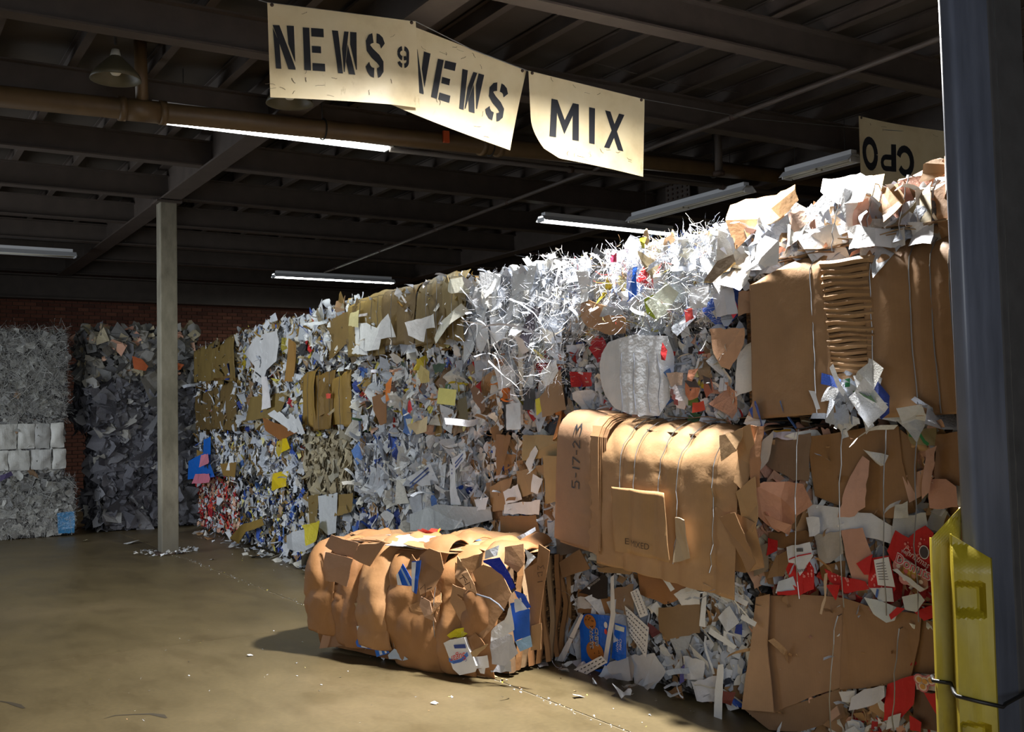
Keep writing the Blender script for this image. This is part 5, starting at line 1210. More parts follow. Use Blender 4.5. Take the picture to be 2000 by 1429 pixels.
b = wbale(C_, 'brown board bale with pink paper and red holiday donut cartons along its bottom', 'bale', 1462, 1905, .70, 1.56, CC, 73, corein=.06); mixed(b, [(PK, 2), (WH, 3), (CB, 2), (BG, .5)], 18, 330, (.1, .24), (.04, .12), tilt=.2, out=(-.02, .015))
b.scatter(26, dict(torn=2, page=1, crumple=1), [(RD, 4), (WH, 2), (PK, .6)], (.10, .22), .22, (-.01, .035), zr=(.0, .16), xr=(b.fr.px(1510, 1150, 0)[0], b.L / 2 - .05))
for k, (nm, q, c, m_, a, o_) in enumerate((('cardboard_sheet', [(1575, 852), (1660, 840), (1755, 832), (1762, 900), (1788, 1000), (1742, 1012), (1690, 1008), (1592, 968)], rgb(164, 118, 72), 'card', .05, .05), ('cardboard_sheet', [(1500, 856), (1582, 845), (1578, 940), (1550, 938), (1495, 908)], rgb(150, 120, 92), 'card', .06, .06), ('cardboard_sheet', [(1758, 838), (1790, 870), (1786, 1000), (1755, 990)], rgb(158, 116, 74), 'card', .06, .045),
        ('cardboard_sheet', [(1828, 848), (1890, 838), (1890, 950), (1825, 940)], rgb(168, 122, 80), 'card', .05, .05), ('green_marked_board', [(1770, 838), (1828, 832), (1825, 870), (1780, 870)], rgb(170, 150, 104), 'card', .05, .05), ('cardboard_sheet', [(1500, 1040), (1575, 1035), (1590, 1050), (1575, 1068), (1505, 1070)], rgb(156, 112, 68), 'card', .06, .05), ('cardboard_sheet', [(1600, 1105), (1650, 1095), (1652, 1140), (1606, 1130)], rgb(160, 112, 62), 'card', .08, .05),
        ('pink_paper', [(1682, 890), (1696, 900), (1690, 990), (1668, 1008), (1634, 1010), (1660, 930)], rgb(206, 160, 140), 'paper', .08, .085), ('pink_paper', [(1815, 935), (1848, 935), (1868, 950), (1870, 990), (1815, 992)], rgb(206, 156, 138), 'paper', .05, .07), ('pink_paper', [(1806, 880), (1828, 870), (1815, 960), (1800, 975)], rgb(204, 160, 142), 'paper', .06, .09), ('pink_paper', [(1640, 1036), (1686, 1030), (1704, 1085), (1700, 1138), (1672, 1152), (1655, 1100)], rgb(200, 152, 132), 'paper', .08, .085),
        ('white_sheet', [(1572, 985), (1620, 988), (1700, 1002), (1750, 1035), (1738, 1062), (1660, 1040), (1580, 1045)], rgb(216, 218, 226), 'paper', .12, .07), ('white_sheet', [(1575, 1010), (1600, 1010), (1600, 1040), (1580, 1048)], rgb(220, 222, 230), 'paper', .1, .09), ('grey_sheet', [(1590, 1045), (1645, 1036), (1648, 1080), (1602, 1108)], rgb(176, 168, 160), 'paper', .08, .075), ('white_sheet', [(1492, 858), (1512, 840), (1500, 900), (1470, 930), (1465, 915)], rgb(206, 200, 192), 'paper', .15, .09),
        ('white_sheet', [(1748, 985), (1772, 978), (1775, 1010), (1745, 1012)], rgb(206, 206, 204), 'paper', .1, .08), ('white_sheet', [(1745, 1012), (1810, 1000), (1815, 1040), (1770, 1060), (1745, 1045)], rgb(190, 192, 196), 'paper', .2, .075), ('peach_paper', [(1470, 960), (1500, 940), (1560, 945), (1590, 985), (1550, 1020), (1510, 1040), (1480, 1005)], rgb(222, 164, 132), 'paper', 1.2, .09), ('peach_paper', [(1500, 1005), (1545, 1025), (1540, 1045), (1510, 1030)], rgb(214, 160, 130), 'paper', .3, .10),
        ('black_scrap', [(1472, 938), (1498, 932), (1495, 965), (1482, 975)], rgb(40, 38, 44), 'paper', .1, .10), ('yellow_scrap', [(1510, 840), (1545, 838), (1540, 848), (1512, 850)], rgb(210, 160, 50), 'paper', .1, .06), ('white_sheet', [(1505, 842), (1552, 845), (1548, 858), (1508, 855)], rgb(206, 200, 216), 'paper', .1, .08), ('cardboard_tab', [(1470, 1075), (1500, 1060), (1500, 1110), (1472, 1125)], rgb(160, 138, 110), 'card', .1, .07), ('cardboard_tab', [(1515, 1085), (1548, 1070), (1530, 1125), (1500, 1130)], rgb(150, 112, 74), 'card', .15, .10),
        ('red_carton', [(1500, 1050), (1520, 1055), (1518, 1075), (1498, 1085)], rgb(186, 28, 30), 'paper', .1, .08), ('paper_ribbon', [(1612, 1120), (1618, 1118), (1612, 1172), (1604, 1200), (1600, 1198), (1610, 1165)], rgb(196, 170, 144), 'paper', .06, .14))):
    b.sheet(nm, q, c, o_, m_, a, 6 if a > .3 else 2, .005 if m_ == 'card' else 0, seed=k, grid=.05 if a > .3 else .07)
RED = rgb(196, 24, 26)
def rsheet(q, off, nm='red_carton', c=RED, seed=0, amp=.05):
    o = b.sheet(nm, q, c, off, 'paper', amp, 2, .002, seed=seed, jag=.003); f = b.last; T = Vector(o.matrix_basis.translation)
    return o, (lambda u, v, l=.004: Vector(f(u, v)) - Vector((0, l, 0)) - T)
def flakes(o, lf, q, off, n, seed):
    r_ = random.Random(seed); bm = bmesh.new()
    for _ in range(n):
        p = b.fr.px(*bil(q, r_.uniform(.08, .92), r_.uniform(.05, .95)), off)
        me = poly_mesh('fk', ell(p[0], p[1], *([r_.uniform(.003, .008)] * 2), 6), lf); bm.from_mesh(me); bpy.data.meshes.remove(me)
    link('printed_snow', bm_mesh(bm, 'snow'), paint(226, 140, 136), o)['kind'] = 'stuff'
o, lf = rsheet([(1750, 1035), (1775, 1050), (1790, 1035), (1806, 1026), (1822, 1040), (1826, 1120), (1800, 1140), (1745, 1095), (1735, 1075)], .10, seed=1)
flakes(o, lf, [(1760, 1050), (1815, 1050), (1815, 1100), (1760, 1080)], .10, 24, 1)
Q = lambda x, y: b.fr.px(x, y, .10)
sl = lambda a, c: math.atan2(Q(*c)[1] - Q(*a)[1], Q(*c)[0] - Q(*a)[0])
an = sl((1780, 1085), (1808, 1104))
put_text('printed_lettering', 'Merry', o, lambda u, v: lf(u, v), Q(1772, 1078), .02, an * .3, 'white')
put_text('printed_lettering', 'Christmas', o, lambda u, v: lf(u, v), Q(1790, 1088), .044, an, paint(232, 214, 216), .3, sx=.8)
e = Q(1806, 1078); link('printed_badge', poly_mesh('bd', ell(e[0], e[1], .022, .026, 12), lf), paint(70, 60, 66), o); link('badge_ring', mesh('br', *[(lambda V, F: ([lf(x, y, .005) for x, y in V], F))(*ribbon(ell(e[0], e[1], .024, .028, 14) + [(e[0] + .024, e[1])], .004))][0]), 'white', o)
o, lf = rsheet([(1745, 1095), (1765, 1088), (1810, 1120), (1812, 1148), (1800, 1155), (1760, 1135)], .115, 'donut_picture_panel', rgb(206, 190, 186), 2)
for cx, cy, r_d, c1, c2 in ((1756, 1105, .034, (186, 120, 116), (206, 190, 186)), (1771, 1115, .036, (206, 160, 60), (206, 100, 96)), (1786, 1125, .036, (210, 170, 60), (200, 140, 110)), (1800, 1136, .034, (176, 120, 100), (220, 200, 190)), (1768, 1130, .032, (200, 130, 130), (230, 214, 208))):
    e = b.fr.px(cx, cy, .115)
    link('printed_donut', poly_mesh('dn', ell(e[0], e[1], r_d, r_d * .8, 14), lf), paint(*c1), o); link('donut_centre', poly_mesh('dc', ell(e[0], e[1], r_d * .35, r_d * .28, 10), lambda u, v: lf(u, v, .006)), paint(*c2), o)
put_text('printed_lettering', 'Donuts!', o, lambda u, v: lf(u, v, .008), b.fr.px(1788, 1108, .115), .064, an * .75, 'white', .05, fat=.05)
put_text('printed_lettering', 'Donuts!', o, lambda u, v: lf(u, v, .010), b.fr.px(1788, 1108, .115), .064, an * .75, paint(196, 60, 80), .05)
o, lf = rsheet([(1697, 1090), (1738, 1084), (1750, 1150), (1735, 1170), (1696, 1145)], .095, seed=3); flakes(o, lf, [(1700, 1095), (1735, 1090), (1735, 1160), (1700, 1140)], .095, 14, 3)
q = [b.fr.px(x, y, .095) for x, y in ((1707, 1093), (1736, 1087), (1750, 1146), (1716, 1142))]; link('ingredient_label', poly_mesh('lb', q[::-1], lf), 'white', o)
for i in range(7): s = .12 + i * .11; V, F = ribbon([b.fr.px(*bil([(1709, 1096), (1730, 1092), (1742, 1142), (1718, 1140)], t, s), .095) for t in (.08, .5, .9)], .004); link('label_line', mesh('ll', [lf(x, z, .006) for x, z in V], F), paint(120, 116, 124), o)
rsheet([(1672, 1100), (1704, 1082), (1698, 1122), (1688, 1122)], .105, seed=4)
o, lf = rsheet([(1535, 1110), (1545, 1085), (1570, 1075), (1590, 1110), (1590, 1150), (1560, 1164), (1548, 1140)], .10, seed=5); flakes(o, lf, [(1562, 1100), (1590, 1095), (1590, 1130), (1565, 1128)], .10, 14, 5)
o, lf = rsheet([(1536, 1068), (1582, 1058), (1588, 1085), (1562, 1124), (1552, 1100), (1540, 1098)], .115, 'carton_end', rgb(216, 218, 226), 6)
V, F = ribbon([b.fr.px(*p, .115) for p in ((1542, 1092), (1560, 1085), (1586, 1080))], .006); link('red_stripe', mesh('rs', [lf(x, z) for x, z in V], F), paint(180, 30, 44), o)
for k in range(9): V, F = ribbon([b.fr.px(1557 + k * 1.5, 1070, .115), b.fr.px(1557.6 + k * 1.5, 1077, .115)], .0025 + .002 * (k % 2)); link('barcode_bar', mesh('bb', [lf(x, z) for x, z in V], F), 'ink', o)
put_text('printed_lettering', 'Donuts', o, lf, b.fr.px(1566, 1113, .115), .026, .2, 'ink', .2)
o, lf = rsheet([(1520, 1135), (1550, 1125), (1558, 1150), (1515, 1158)], .10, 'carton_end', rgb(196, 206, 222), 7); rsheet([(1514, 1155), (1560, 1152), (1558, 1160), (1518, 1162)], .105, seed=8)
o, lf = rsheet([(1610, 1110), (1640, 1125), (1690, 1135), (1698, 1150), (1650, 1158), (1620, 1135)], .095, seed=9); flakes(o, lf, [(1612, 1114), (1660, 1130), (1690, 1148), (1630, 1140)], .095, 16, 9)
rsheet([(1612, 1142), (1640, 1142), (1632, 1172)], .11, seed=10)
o, lf = rsheet([(1700, 1148), (1742, 1148), (1745, 1175), (1718, 1175)], .105, 'carton_side', rgb(206, 210, 218), 11); V, F = ribbon([b.fr.px(*p, .105) for p in ((1716, 1150), (1713, 1166))], .012); link('blue_stripe', mesh('bs', [lf(x, z) for x, z in V], F), paint(50, 90, 170), o)
rsheet([(1690, 1166), (1712, 1170), (1752, 1188), (1744, 1212), (1730, 1216), (1708, 1198)], .11, 'torn_carton_lining', rgb(206, 214, 222), 12, .2); rsheet([(1752, 1185), (1768, 1188), (1740, 1210), (1736, 1200)], .12, seed=13)
o, lf = rsheet([(1762, 1165), (1795, 1158), (1806, 1172), (1790, 1195), (1768, 1190)], .12, 'carton_end', rgb(206, 212, 220), 14); rsheet([(1785, 1195), (1825, 1180), (1826, 1205), (1805, 1212)], .09, seed=15)
o, lf = rsheet([(1742, 1112), (1752, 1110), (1805, 1150), (1796, 1156)], .13, 'carton_edge', rgb(212, 214, 224), 16)
g_ = b.fr.px(1795, 850, .05)
V, F = ribbon([b.fr.px(*p, .06) for p in ((1780, 848), (1792, 852), (1800, 846), (1810, 862), (1818, 868))], .016); link('green_marker_stroke', mesh('gm', [(x, -.075, z) for x, z in V], F), paint(40, 130, 70), b.e)
b.wires([b.fr.px(x, 1000, .05)[0] for x in (1578, 1665, 1750, 1812)], off=.115, bow=.02, tiltx=.03); b.done()

b = wbale(C_, 'brown cardboard bale at the foot of the nearest stack, red cartons at its base', 'bale', 1452, 1905, 0, .68, CC, 74, off=.02, corein=.06); mixed(b, [(CB, 3), (WH, 3), (RD, .6), (PK, .8)], 24, 300, (.08, .2), (.03, .1), tilt=.2, out=(-.02, .015))
for k, (nm, q, c, m_, a, o_) in enumerate((('face_board', [(1482, 1166), (1560, 1160), (1652, 1168), (1648, 1340), (1580, 1362), (1512, 1392), (1452, 1384), (1470, 1230)], rgb(164, 122, 86), 'card', .03, .05), ('face_board', [(1650, 1168), (1720, 1190), (1800, 1200), (1796, 1250), (1776, 1336), (1640, 1346)], rgb(162, 118, 78), 'card', .03, .06), ('fold_flap', [(1476, 1166), (1502, 1160), (1498, 1260), (1512, 1390), (1450, 1384), (1468, 1240)], rgb(186, 142, 102), 'card', .05, .075),
        ('face_board', [(1796, 1205), (1826, 1215), (1830, 1320), (1785, 1312), (1772, 1330)], rgb(150, 108, 70), 'card', .08, .05), ('lower_board', [(1450, 1384), (1560, 1372), (1640, 1345), (1650, 1400), (1560, 1429), (1500, 1425)], rgb(150, 112, 78), 'card', .05, .045), ('red_carton', [(1735, 1335), (1760, 1325), (1790, 1318), (1784, 1375), (1762, 1400), (1724, 1408)], RED, 'paper', .08, .08), ('donut_picture_panel', [(1786, 1318), (1832, 1314), (1832, 1350), (1790, 1346)], rgb(206, 196, 196), 'paper', .06, .08), ('red_carton', [(1804, 1352), (1832, 1352), (1832, 1400), (1820, 1380)], RED, 'paper', .05, .08),
        ('crumpled_sheet', [(1690, 1345), (1730, 1338), (1732, 1360), (1705, 1376), (1668, 1385), (1672, 1360)], rgb(196, 196, 206), 'paper', .4, .09), ('crumpled_sheet', [(1640, 1350), (1670, 1348), (1665, 1372), (1645, 1370)], rgb(210, 210, 216), 'paper', .4, .08), ('white_sheet', [(1735, 1400), (1760, 1392), (1755, 1420), (1730, 1425)], rgb(206, 208, 216), 'paper', .2, .09), ('cardboard_tab', [(1620, 1390), (1634, 1378), (1640, 1395), (1622, 1410)], rgb(196, 152, 124), 'card', .1, .08), ('brown_sheet', [(1790, 1345), (1832, 1352), (1830, 1429), (1780, 1420)], rgb(110, 76, 56), 'card', .08, .06), ('red_carton', [(1776, 1396), (1800, 1410), (1798, 1429), (1778, 1425)], RED, 'paper', .1, .08))):
    b.sheet(nm, q, c, o_, m_, a, 2, .005 if m_ == 'card' else 0, seed=k, grid=.06, jag=.004)
for k, (cx, cy) in enumerate(((1797, 1326), (1808, 1330), (1820, 1328), (1804, 1340))):
    e = b.fr.px(cx, cy, .085)
    for j, rr_ in enumerate((.030, .022, .014)): link('printed_donut', mesh('dn', [(x, -.09 - .001 * j, z) for x, z in ell(e[0], e[1], rr_, rr_ * .8, 14)], [tuple(range(13, -1, -1))]), paint(*((200, 120, 130), (226, 206, 200), (206, 150, 70))[j]), b.e)
b.scatter(14, dict(torn=2, crumple=2, strip=1), [(WH, 4), (RD, 2), (CB, 1)], (.08, .16), .5, (.03, .09), zr=(.06, .14), xr=(b.fr.px(1650, 1400, 0)[0], b.L / 2))
b.wires([b.fr.px(x, 1290, .05)[0] for x in (1640, 1762)], off=.085, bow=.03, tiltx=.05); b.done()
# ------------------------------------------------------------------ loose cardboard bale on the floor
A, B_ = on(632, 1268, 2, 0), on(985, 1325, 2, 0)
lrz = math.atan2(B_.y - A.y, B_.x - A.x); lo = (A + B_) / 2
fr = Frame((lo.x, lo.y, 0), lrz); LL = (B_ - A).length
b = Bale('cardboard_bale', 'crushed brown cardboard bale standing loose on the open floor', 'bale', fr, LL, .84, .70, CC, None, 81, corein=.07, bulge=.05)
H = b.H
cols = [615, 668, 716, 775, 868, 925, 985]
xs = [fr.px(x, 1180, .04)[0] for x in cols]
LC = [rgb(182, 126, 74), rgb(168, 114, 66), rgb(188, 134, 82), rgb(174, 120, 70)]
bf_ = panel_fn(0, [], H, .12, .03, 55, 0, 0, .03)
def bulge(f, k=.09): return lambda u, v: (lambda p: (p[0], p[1] - k * math.sin(PI * min(1, max(0, v / H))) ** .8, p[2]))(f(u, v))
link('face_board', poly_mesh('lf', [(-LL / 2 + .02, .04), (LL / 2 - .05, .0), (LL / 2 - .02, 1.2), (-LL / 2, 1.2)], bulge(bf_, .05), grid=.05, thick=.005), 'card', b.e, None, LC[1])
for i in range(6):
    r_ = random.Random(90 + i); x0, x1 = xs[i] - .015, xs[i + 1] + .03
    f = bulge(panel_fn(0, [x0, x1], H + r_.uniform(-.03, .03), r_.uniform(.08, .14), .045 + r_.uniform(0, .02), 60 + i, .05, .014, .045, .026), .06 + .02 * r_.random())
    z0 = (.16, .10, .12, .02, .02, .10)[i]
    link('pressed_board', poly_mesh('pb', torn([(x0, z0), (x1, z0 - .02), (x1 - .01, 1.15), (x0 + .01, 1.18)], r_, .008, .09), f, grid=.022, thick=.005, smooth=True), 'card', b.e, None, LC[i % 4])
for k, (nm, q, c, m_, a, o_) in enumerate((
    ('bent_flap', [(647, 1044), (672, 1053), (703, 1060), (690, 1090), (658, 1082), (635, 1066)], rgb(190, 140, 100), 'card', .25, .14), ('bent_flap', [(635, 1078), (666, 1085), (689, 1092), (676, 1146), (652, 1136), (626, 1133)], rgb(192, 142, 102), 'card', .12, .16), ('bent_flap', [(636, 1138), (677, 1147), (673, 1192), (633, 1190)], rgb(176, 126, 84), 'card', .1, .14),
    ('bent_flap', [(703, 1062), (752, 1060), (735, 1085), (722, 1106), (704, 1098), (690, 1090)], rgb(184, 134, 92), 'card', .3, .15), ('corner_flap', [(640, 1202), (654, 1206), (640, 1264), (624, 1266), (630, 1236)], rgb(186, 136, 96), 'card', .08, .13), ('corner_flap', [(654, 1210), (690, 1222), (688, 1258), (640, 1264)], rgb(158, 114, 80), 'card', .1, .12), ('torn_flap', [(820, 1165), (838, 1174), (850, 1215), (830, 1205), (818, 1182)], rgb(196, 150, 112), 'card', .15, .16),
    ('torn_flap', [(684, 1188), (690, 1178), (700, 1176), (710, 1186), (682, 1192)], rgb(190, 158, 110), 'card', .05, .15), ('crushed_flap', [(818, 1085), (840, 1070), (862, 1078), (866, 1110), (850, 1150), (826, 1160), (816, 1120)], rgb(176, 126, 82), 'card', .35, .16), ('crushed_flap', [(892, 1085), (908, 1108), (926, 1140), (932, 1160), (912, 1150), (890, 1126)], rgb(196, 146, 100), 'card', .2, .19), ('crushed_flap', [(886, 1140), (912, 1152), (934, 1166), (925, 1205), (905, 1225), (892, 1200), (880, 1175)], rgb(188, 140, 96), 'card', .3, .17),
    ('crushed_flap', [(905, 1090), (945, 1078), (940, 1108), (920, 1118), (908, 1104)], rgb(170, 122, 76), 'card', .35, .17), ('folded_panel', [(924, 1116), (945, 1102), (975, 1114), (998, 1158), (990, 1180), (965, 1225), (945, 1248), (930, 1255), (936, 1200), (934, 1150)], rgb(186, 136, 90), 'card', .12, .17), ('folded_panel', [(985, 1068), (1020, 1062), (1024, 1100), (1010, 1118), (985, 1100)], rgb(192, 142, 96), 'card', .3, .12), ('small_carton', [(914, 1245), (928, 1236), (945, 1255), (948, 1262), (925, 1275), (912, 1262)], rgb(164, 114, 68), 'card', .2, .20),
    ('small_carton', [(918, 1274), (948, 1258), (952, 1258), (930, 1282), (922, 1282)], rgb(196, 156, 104), 'card', .1, .22), ('yellow_sack', [(874, 1240), (890, 1228), (912, 1225), (918, 1234), (905, 1243), (880, 1246)], rgb(206, 192, 30), 'film', .3, .19), ('white_card', [(926, 1282), (952, 1279), (955, 1303), (928, 1306)], rgb(228, 228, 232), 'paper', .06, .19), ('white_card', [(934, 1306), (948, 1304), (946, 1316), (938, 1314)], rgb(224, 224, 228), 'paper', .1, .18),
    ('white_sheet', [(960, 1230), (985, 1210), (1000, 1180), (1004, 1230), (985, 1242), (960, 1252)], rgb(226, 226, 230), 'paper', .15, .16), ('grey_sheet', [(958, 1250), (985, 1235), (1000, 1240), (1012, 1275), (985, 1300), (962, 1296)], rgb(196, 196, 204), 'paper', .15, .15), ('grey_sheet', [(955, 1285), (1000, 1290), (998, 1312), (960, 1312)], rgb(186, 188, 196), 'paper', .3, .13), ('blue_sheet', [(996, 1178), (1018, 1174), (1035, 1190), (1036, 1240), (1005, 1252), (1000, 1220)], rgb(30, 92, 196), 'paper', .06, .13),
    ('blue_sheet', [(1006, 1252), (1036, 1240), (1040, 1262), (1016, 1272)], rgb(150, 186, 220), 'paper', .06, .13), ('white_sheet', [(1004, 1170), (1028, 1162), (1032, 1188), (1006, 1196)], rgb(216, 222, 232), 'paper', .1, .15), ('blue_film', [(944, 1094), (976, 1088), (990, 1110), (1008, 1145), (1000, 1152), (980, 1122), (945, 1098)], rgb(30, 50, 170), 'film', .3, .19), ('dark_film', [(985, 1118), (1002, 1130), (1010, 1150), (1000, 1158), (990, 1140)], rgb(50, 44, 54), 'film', .2, .18), ('blue_film', [(1004, 1152), (1025, 1160), (1038, 1185), (1030, 1188), (1010, 1165)], rgb(36, 80, 190), 'film', .2, .15),
    ('white_sheet', [(948, 1075), (975, 1064), (972, 1085), (945, 1092)], rgb(222, 226, 234), 'paper', .2, .18), ('white_sheet', [(1024, 1070), (1046, 1088), (1024, 1112), (1030, 1090)], rgb(226, 228, 234), 'paper', .15, .13), ('end_board', [(1024, 1112), (1048, 1098), (1052, 1062), (1074, 1075), (1068, 1118), (1058, 1180), (1052, 1238), (1036, 1262), (1034, 1180)], rgb(172, 122, 78), 'card', .06, .10), ('end_board', [(1038, 1222), (1058, 1216), (1056, 1268), (1036, 1270)], rgb(178, 132, 86), 'card', .08, .115),
    ('blue_carton_strip', [(708, 1120), (718, 1108), (740, 1142), (760, 1166), (758, 1176)], rgb(190, 206, 232), 'paper', .2, .12))):
    b.sheet(nm, q, c, o_, m_, a, 2, .005 if m_ == 'card' else 0, seed=k, grid=.045, jag=.004)
# blue and white cartons pressed into the face
def bsheet(q, off, c, stripes, nm='blue_carton', seed=0):
    o = b.sheet(nm, q, c, off, 'film', .12, 2, .002, seed=seed, jag=.002); f = b.last; T = Vector(o.matrix_basis.translation)
    for s0, s1, cc in stripes:
        pl = [fr.px(*bil(q[:4], s, t), off) for s, t in ((s0, .03), (s1, .03), (s1, .97), (s0, .97))]
        link('printed_band', poly_mesh('pb', pl[::-1], lambda u, v: Vector(f(u, v)) - Vector((0, .004, 0)) - T, grid=.04), cc, o)
    return o, (lambda u, v, l=.004: Vector(f(u, v)) - Vector((0, l, 0)) - T)
bsheet([(775, 1122), (787, 1100), (812, 1145), (778, 1142)], .17, rgb(34, 96, 206), [(.0, .25, 'white'), (.6, .75, paint(150, 180, 220))], seed=1)
bsheet([(804, 1096), (822, 1094), (814, 1160), (806, 1154)], .18, rgb(40, 90, 190), [(.0, .5, 'white')], seed=2)
bsheet([(692, 1235), (725, 1232), (735, 1270), (698, 1262)], .14, rgb(36, 104, 214), [(.25, .55, 'white')], seed=3)
bsheet([(722, 1228), (740, 1226), (760, 1275), (738, 1282)], .14, rgb(48, 112, 206), [(.3, .5, paint(196, 206, 220)), (.7, .85, 'white')], seed=4)
b.sheet('white_scrap', [(696, 1222), (702, 1222), (706, 1238), (700, 1240)], rgb(220, 222, 230), .16, 'paper', .1, 1); b.sheet('white_scrap', [(760, 1278), (770, 1266), (800, 1286), (785, 1290), (762, 1286)], rgb(190, 206, 226), .13, 'paper', .2, 2)
# upside-down sugar bag
q = [(872, 1258), (908, 1246), (932, 1300), (885, 1316)]
o = b.sheet('sugar_bag', [(864, 1256), (876, 1250), (908, 1244), (914, 1262), (930, 1300), (926, 1312), (898, 1318), (884, 1306), (874, 1280)], rgb(226, 226, 230), .22, 'paper', .12, 2, .02, jag=0, grid=.03); f = b.last; T = Vector(o.matrix_basis.translation)
lf = lambda u, v, l=.005: Vector(f(u, v)) - Vector((0, l, 0)) - T
X = lambda x, y: fr.px(x, y, .22)
link('blue_swoosh', poly_mesh('bs', [X(*p) for p in ((876, 1284), (886, 1290), (900, 1286), (914, 1272), (916, 1280), (902, 1292), (886, 1296), (877, 1292))][::-1], lf, grid=.02), paint(70, 120, 200), o)
link('blue_label', poly_mesh('bl', [X(*p) for p in ((886, 1259), (910, 1257), (912, 1265), (888, 1266))][::-1], lf, grid=.03), paint(40, 62, 140), o)
put_text('printed_lettering', 'Sugar', o, lambda u, v: lf(u, v, .008), X(896, 1283), .062, PI + .32, paint(206, 40, 40), .15)
put_text('printed_lettering', 'Granulated', o, lambda u, v: lf(u, v, .008), X(900, 1290), .026, PI + .3, paint(60, 84, 170), .1)
# handwriting and print on the board ends
def scrawl(par_pts, wd=.008, off=.13):
    ST = [[fr.px(*p, off) for p in s] for s in par_pts]
    return [[(x, z) for x, z in s] for s in ST]
for nm, ss, off in (('handwritten_number', [[(1052, 1136), (1062, 1134)], [(1055, 1126), (1052, 1118), (1062, 1116), (1060, 1124)], [(1053, 1112), (1053, 1104), (1058, 1108), (1063, 1103), (1065, 1110)]], .112), ('handwriting', [[(900, 1130), (908, 1126), (912, 1138)], [(910, 1142), (920, 1136), (922, 1148)], [(905, 1122), (915, 1132)]], .215),
                    ('handwriting', [[(823, 1150), (832, 1140), (834, 1162), (826, 1168)], [(836, 1150), (846, 1146)]], .185), ('stamped_mark', [[(800, 1238), (812, 1236), (803, 1250), (815, 1248)], [(809, 1232), (809, 1252)]], .14), ('stamped_mark', [[(720, 1150), (736, 1149)], [(722, 1172), (738, 1172)], [(726, 1190), (738, 1190)]], .14)):
    V, F = [], []
    for s in scrawl(ss, off=off): v, f2 = ribbon(s, .006 if 'hand' in nm else .005); k = len(V); V += v; F += [tuple(i + k for i in q) for q in f2]
    link(nm, mesh(nm, [(x, -off - .012, z) for x, z in V], F), paint(90, 62, 44), b.e)
# top sheets and end of the loose bale
r_ = random.Random(41)
for k in range(26):
    x, y = r_.uniform(-LL / 2 + .12, LL / 2 - .12), r_.uniform(.1, .78); a = r_.uniform(-.5, .5); w_, d_ = r_.uniform(.15, .32), r_.uniform(.1, .22)
    pl = torn([(-w_, -d_), (w_, -d_), (w_, d_), (-w_, d_)], r_, .015, .07); t1, t2 = r_.uniform(-.12, .12), r_.uniform(-.12, .12)
    f3 = lambda u, v: (x + u * math.cos(a) - v * math.sin(a), y + u * math.sin(a) + v * math.cos(a), H + .035 + k * .0022 + t1 * u + t2 * v + .03 * noise.noise(Vector((u * 5, v * 5, k))))
    wht = r_.random() < .16
    link('top_sheet', poly_mesh('ts', pl, f3, grid=.07, thick=.004), 'paper' if wht else 'card', b.e, None, pick(r_, [(WH, 1)]) if wht else pick(r_, [([rgb(196, 148, 98), rgb(188, 140, 92), rgb(180, 132, 86)], 1)]))
for k in range(12):
    x, y = r_.uniform(-.2, LL / 2), r_.uniform(.5, .82); M = orient(r_, (x, y, H + .06), r_.uniform(.1, .22), .3, top=True)
    kk = r_.choice(('torn', 'strip', 'page')); o = bpy.data.objects.new(PNAME[kk], LIB[kk][k % 10]); COL.objects.link(o); o.parent = b.e; o.matrix_basis = M; o.color = pick(r_, [(WH, 3), (BL, 1.2), (YE, .3)])
M = orient(r_, (-.42, .72, H + .08), .2, .5, top=True)
o = bpy.data.objects.new('red_carton_corner', LIB['torn'][3]); COL.objects.link(o); o.parent = b.e; o.matrix_basis = M; o.color = rgb(214, 60, 40)
for i in range(11):                               # end face, board edges
    y0 = .02 + i * .075; r2 = random.Random(i); c = pick(r2, [(LC, 3), (WH, .6), (CB, 1)])
    V = []; n = 8
    for j in range(n + 1):
        z = .03 + (H - .02) * j / n; y = y0 + .02 * noise.noise(Vector((i * 3, z * 4, 0))); xo = LL / 2 + .02 + .05 * noise.noise(Vector((i * 2.7, z * 3, 5)))
        V += [(xo, y, z), (xo + .012, y + .035, z), (xo, y + .07, z)]
    F = [(j * 3 + q, j * 3 + q + 1, j * 3 + q + 4, j * 3 + q + 3) for j in range(n) for q in (0, 1)]
    link('end_layer', mesh('el', V, F), 'card', b.e, None, c)
for x in (xs[1], xs[3] + .05, xs[4]):
    f = bulge(panel_fn(0, [], H, .12, .075, 55, 0, 0, .02), .07)
    link('baling_wire', tube('bw', [Vector(f(x + .02 * (v - .4), v)) for v in [.05 + k * .05 for k in range(20)]], .0028, 5), 'wire', b.e)
V_ = [fr.px(*p, .20) for p in ((932, 1160), (958, 1168), (975, 1180), (985, 1192))]
link('strap', tube('st', [(x, -.205, z) for x, z in V_], .006, 6), paint(120, 124, 136), b.e)
b.scatter(9, dict(card=1), [(LC, 1)], (.16, .30), .35, (.09, .14), zr=(.35, H - .05), xr=(-.1, LL / 2 - .1)); b.scatter(60, dict(torn=2, strip=1, crumple=1), [(CB, 2), (WH, 1)], (.05, .12), .5, (.0, .05), part=False); b.done()

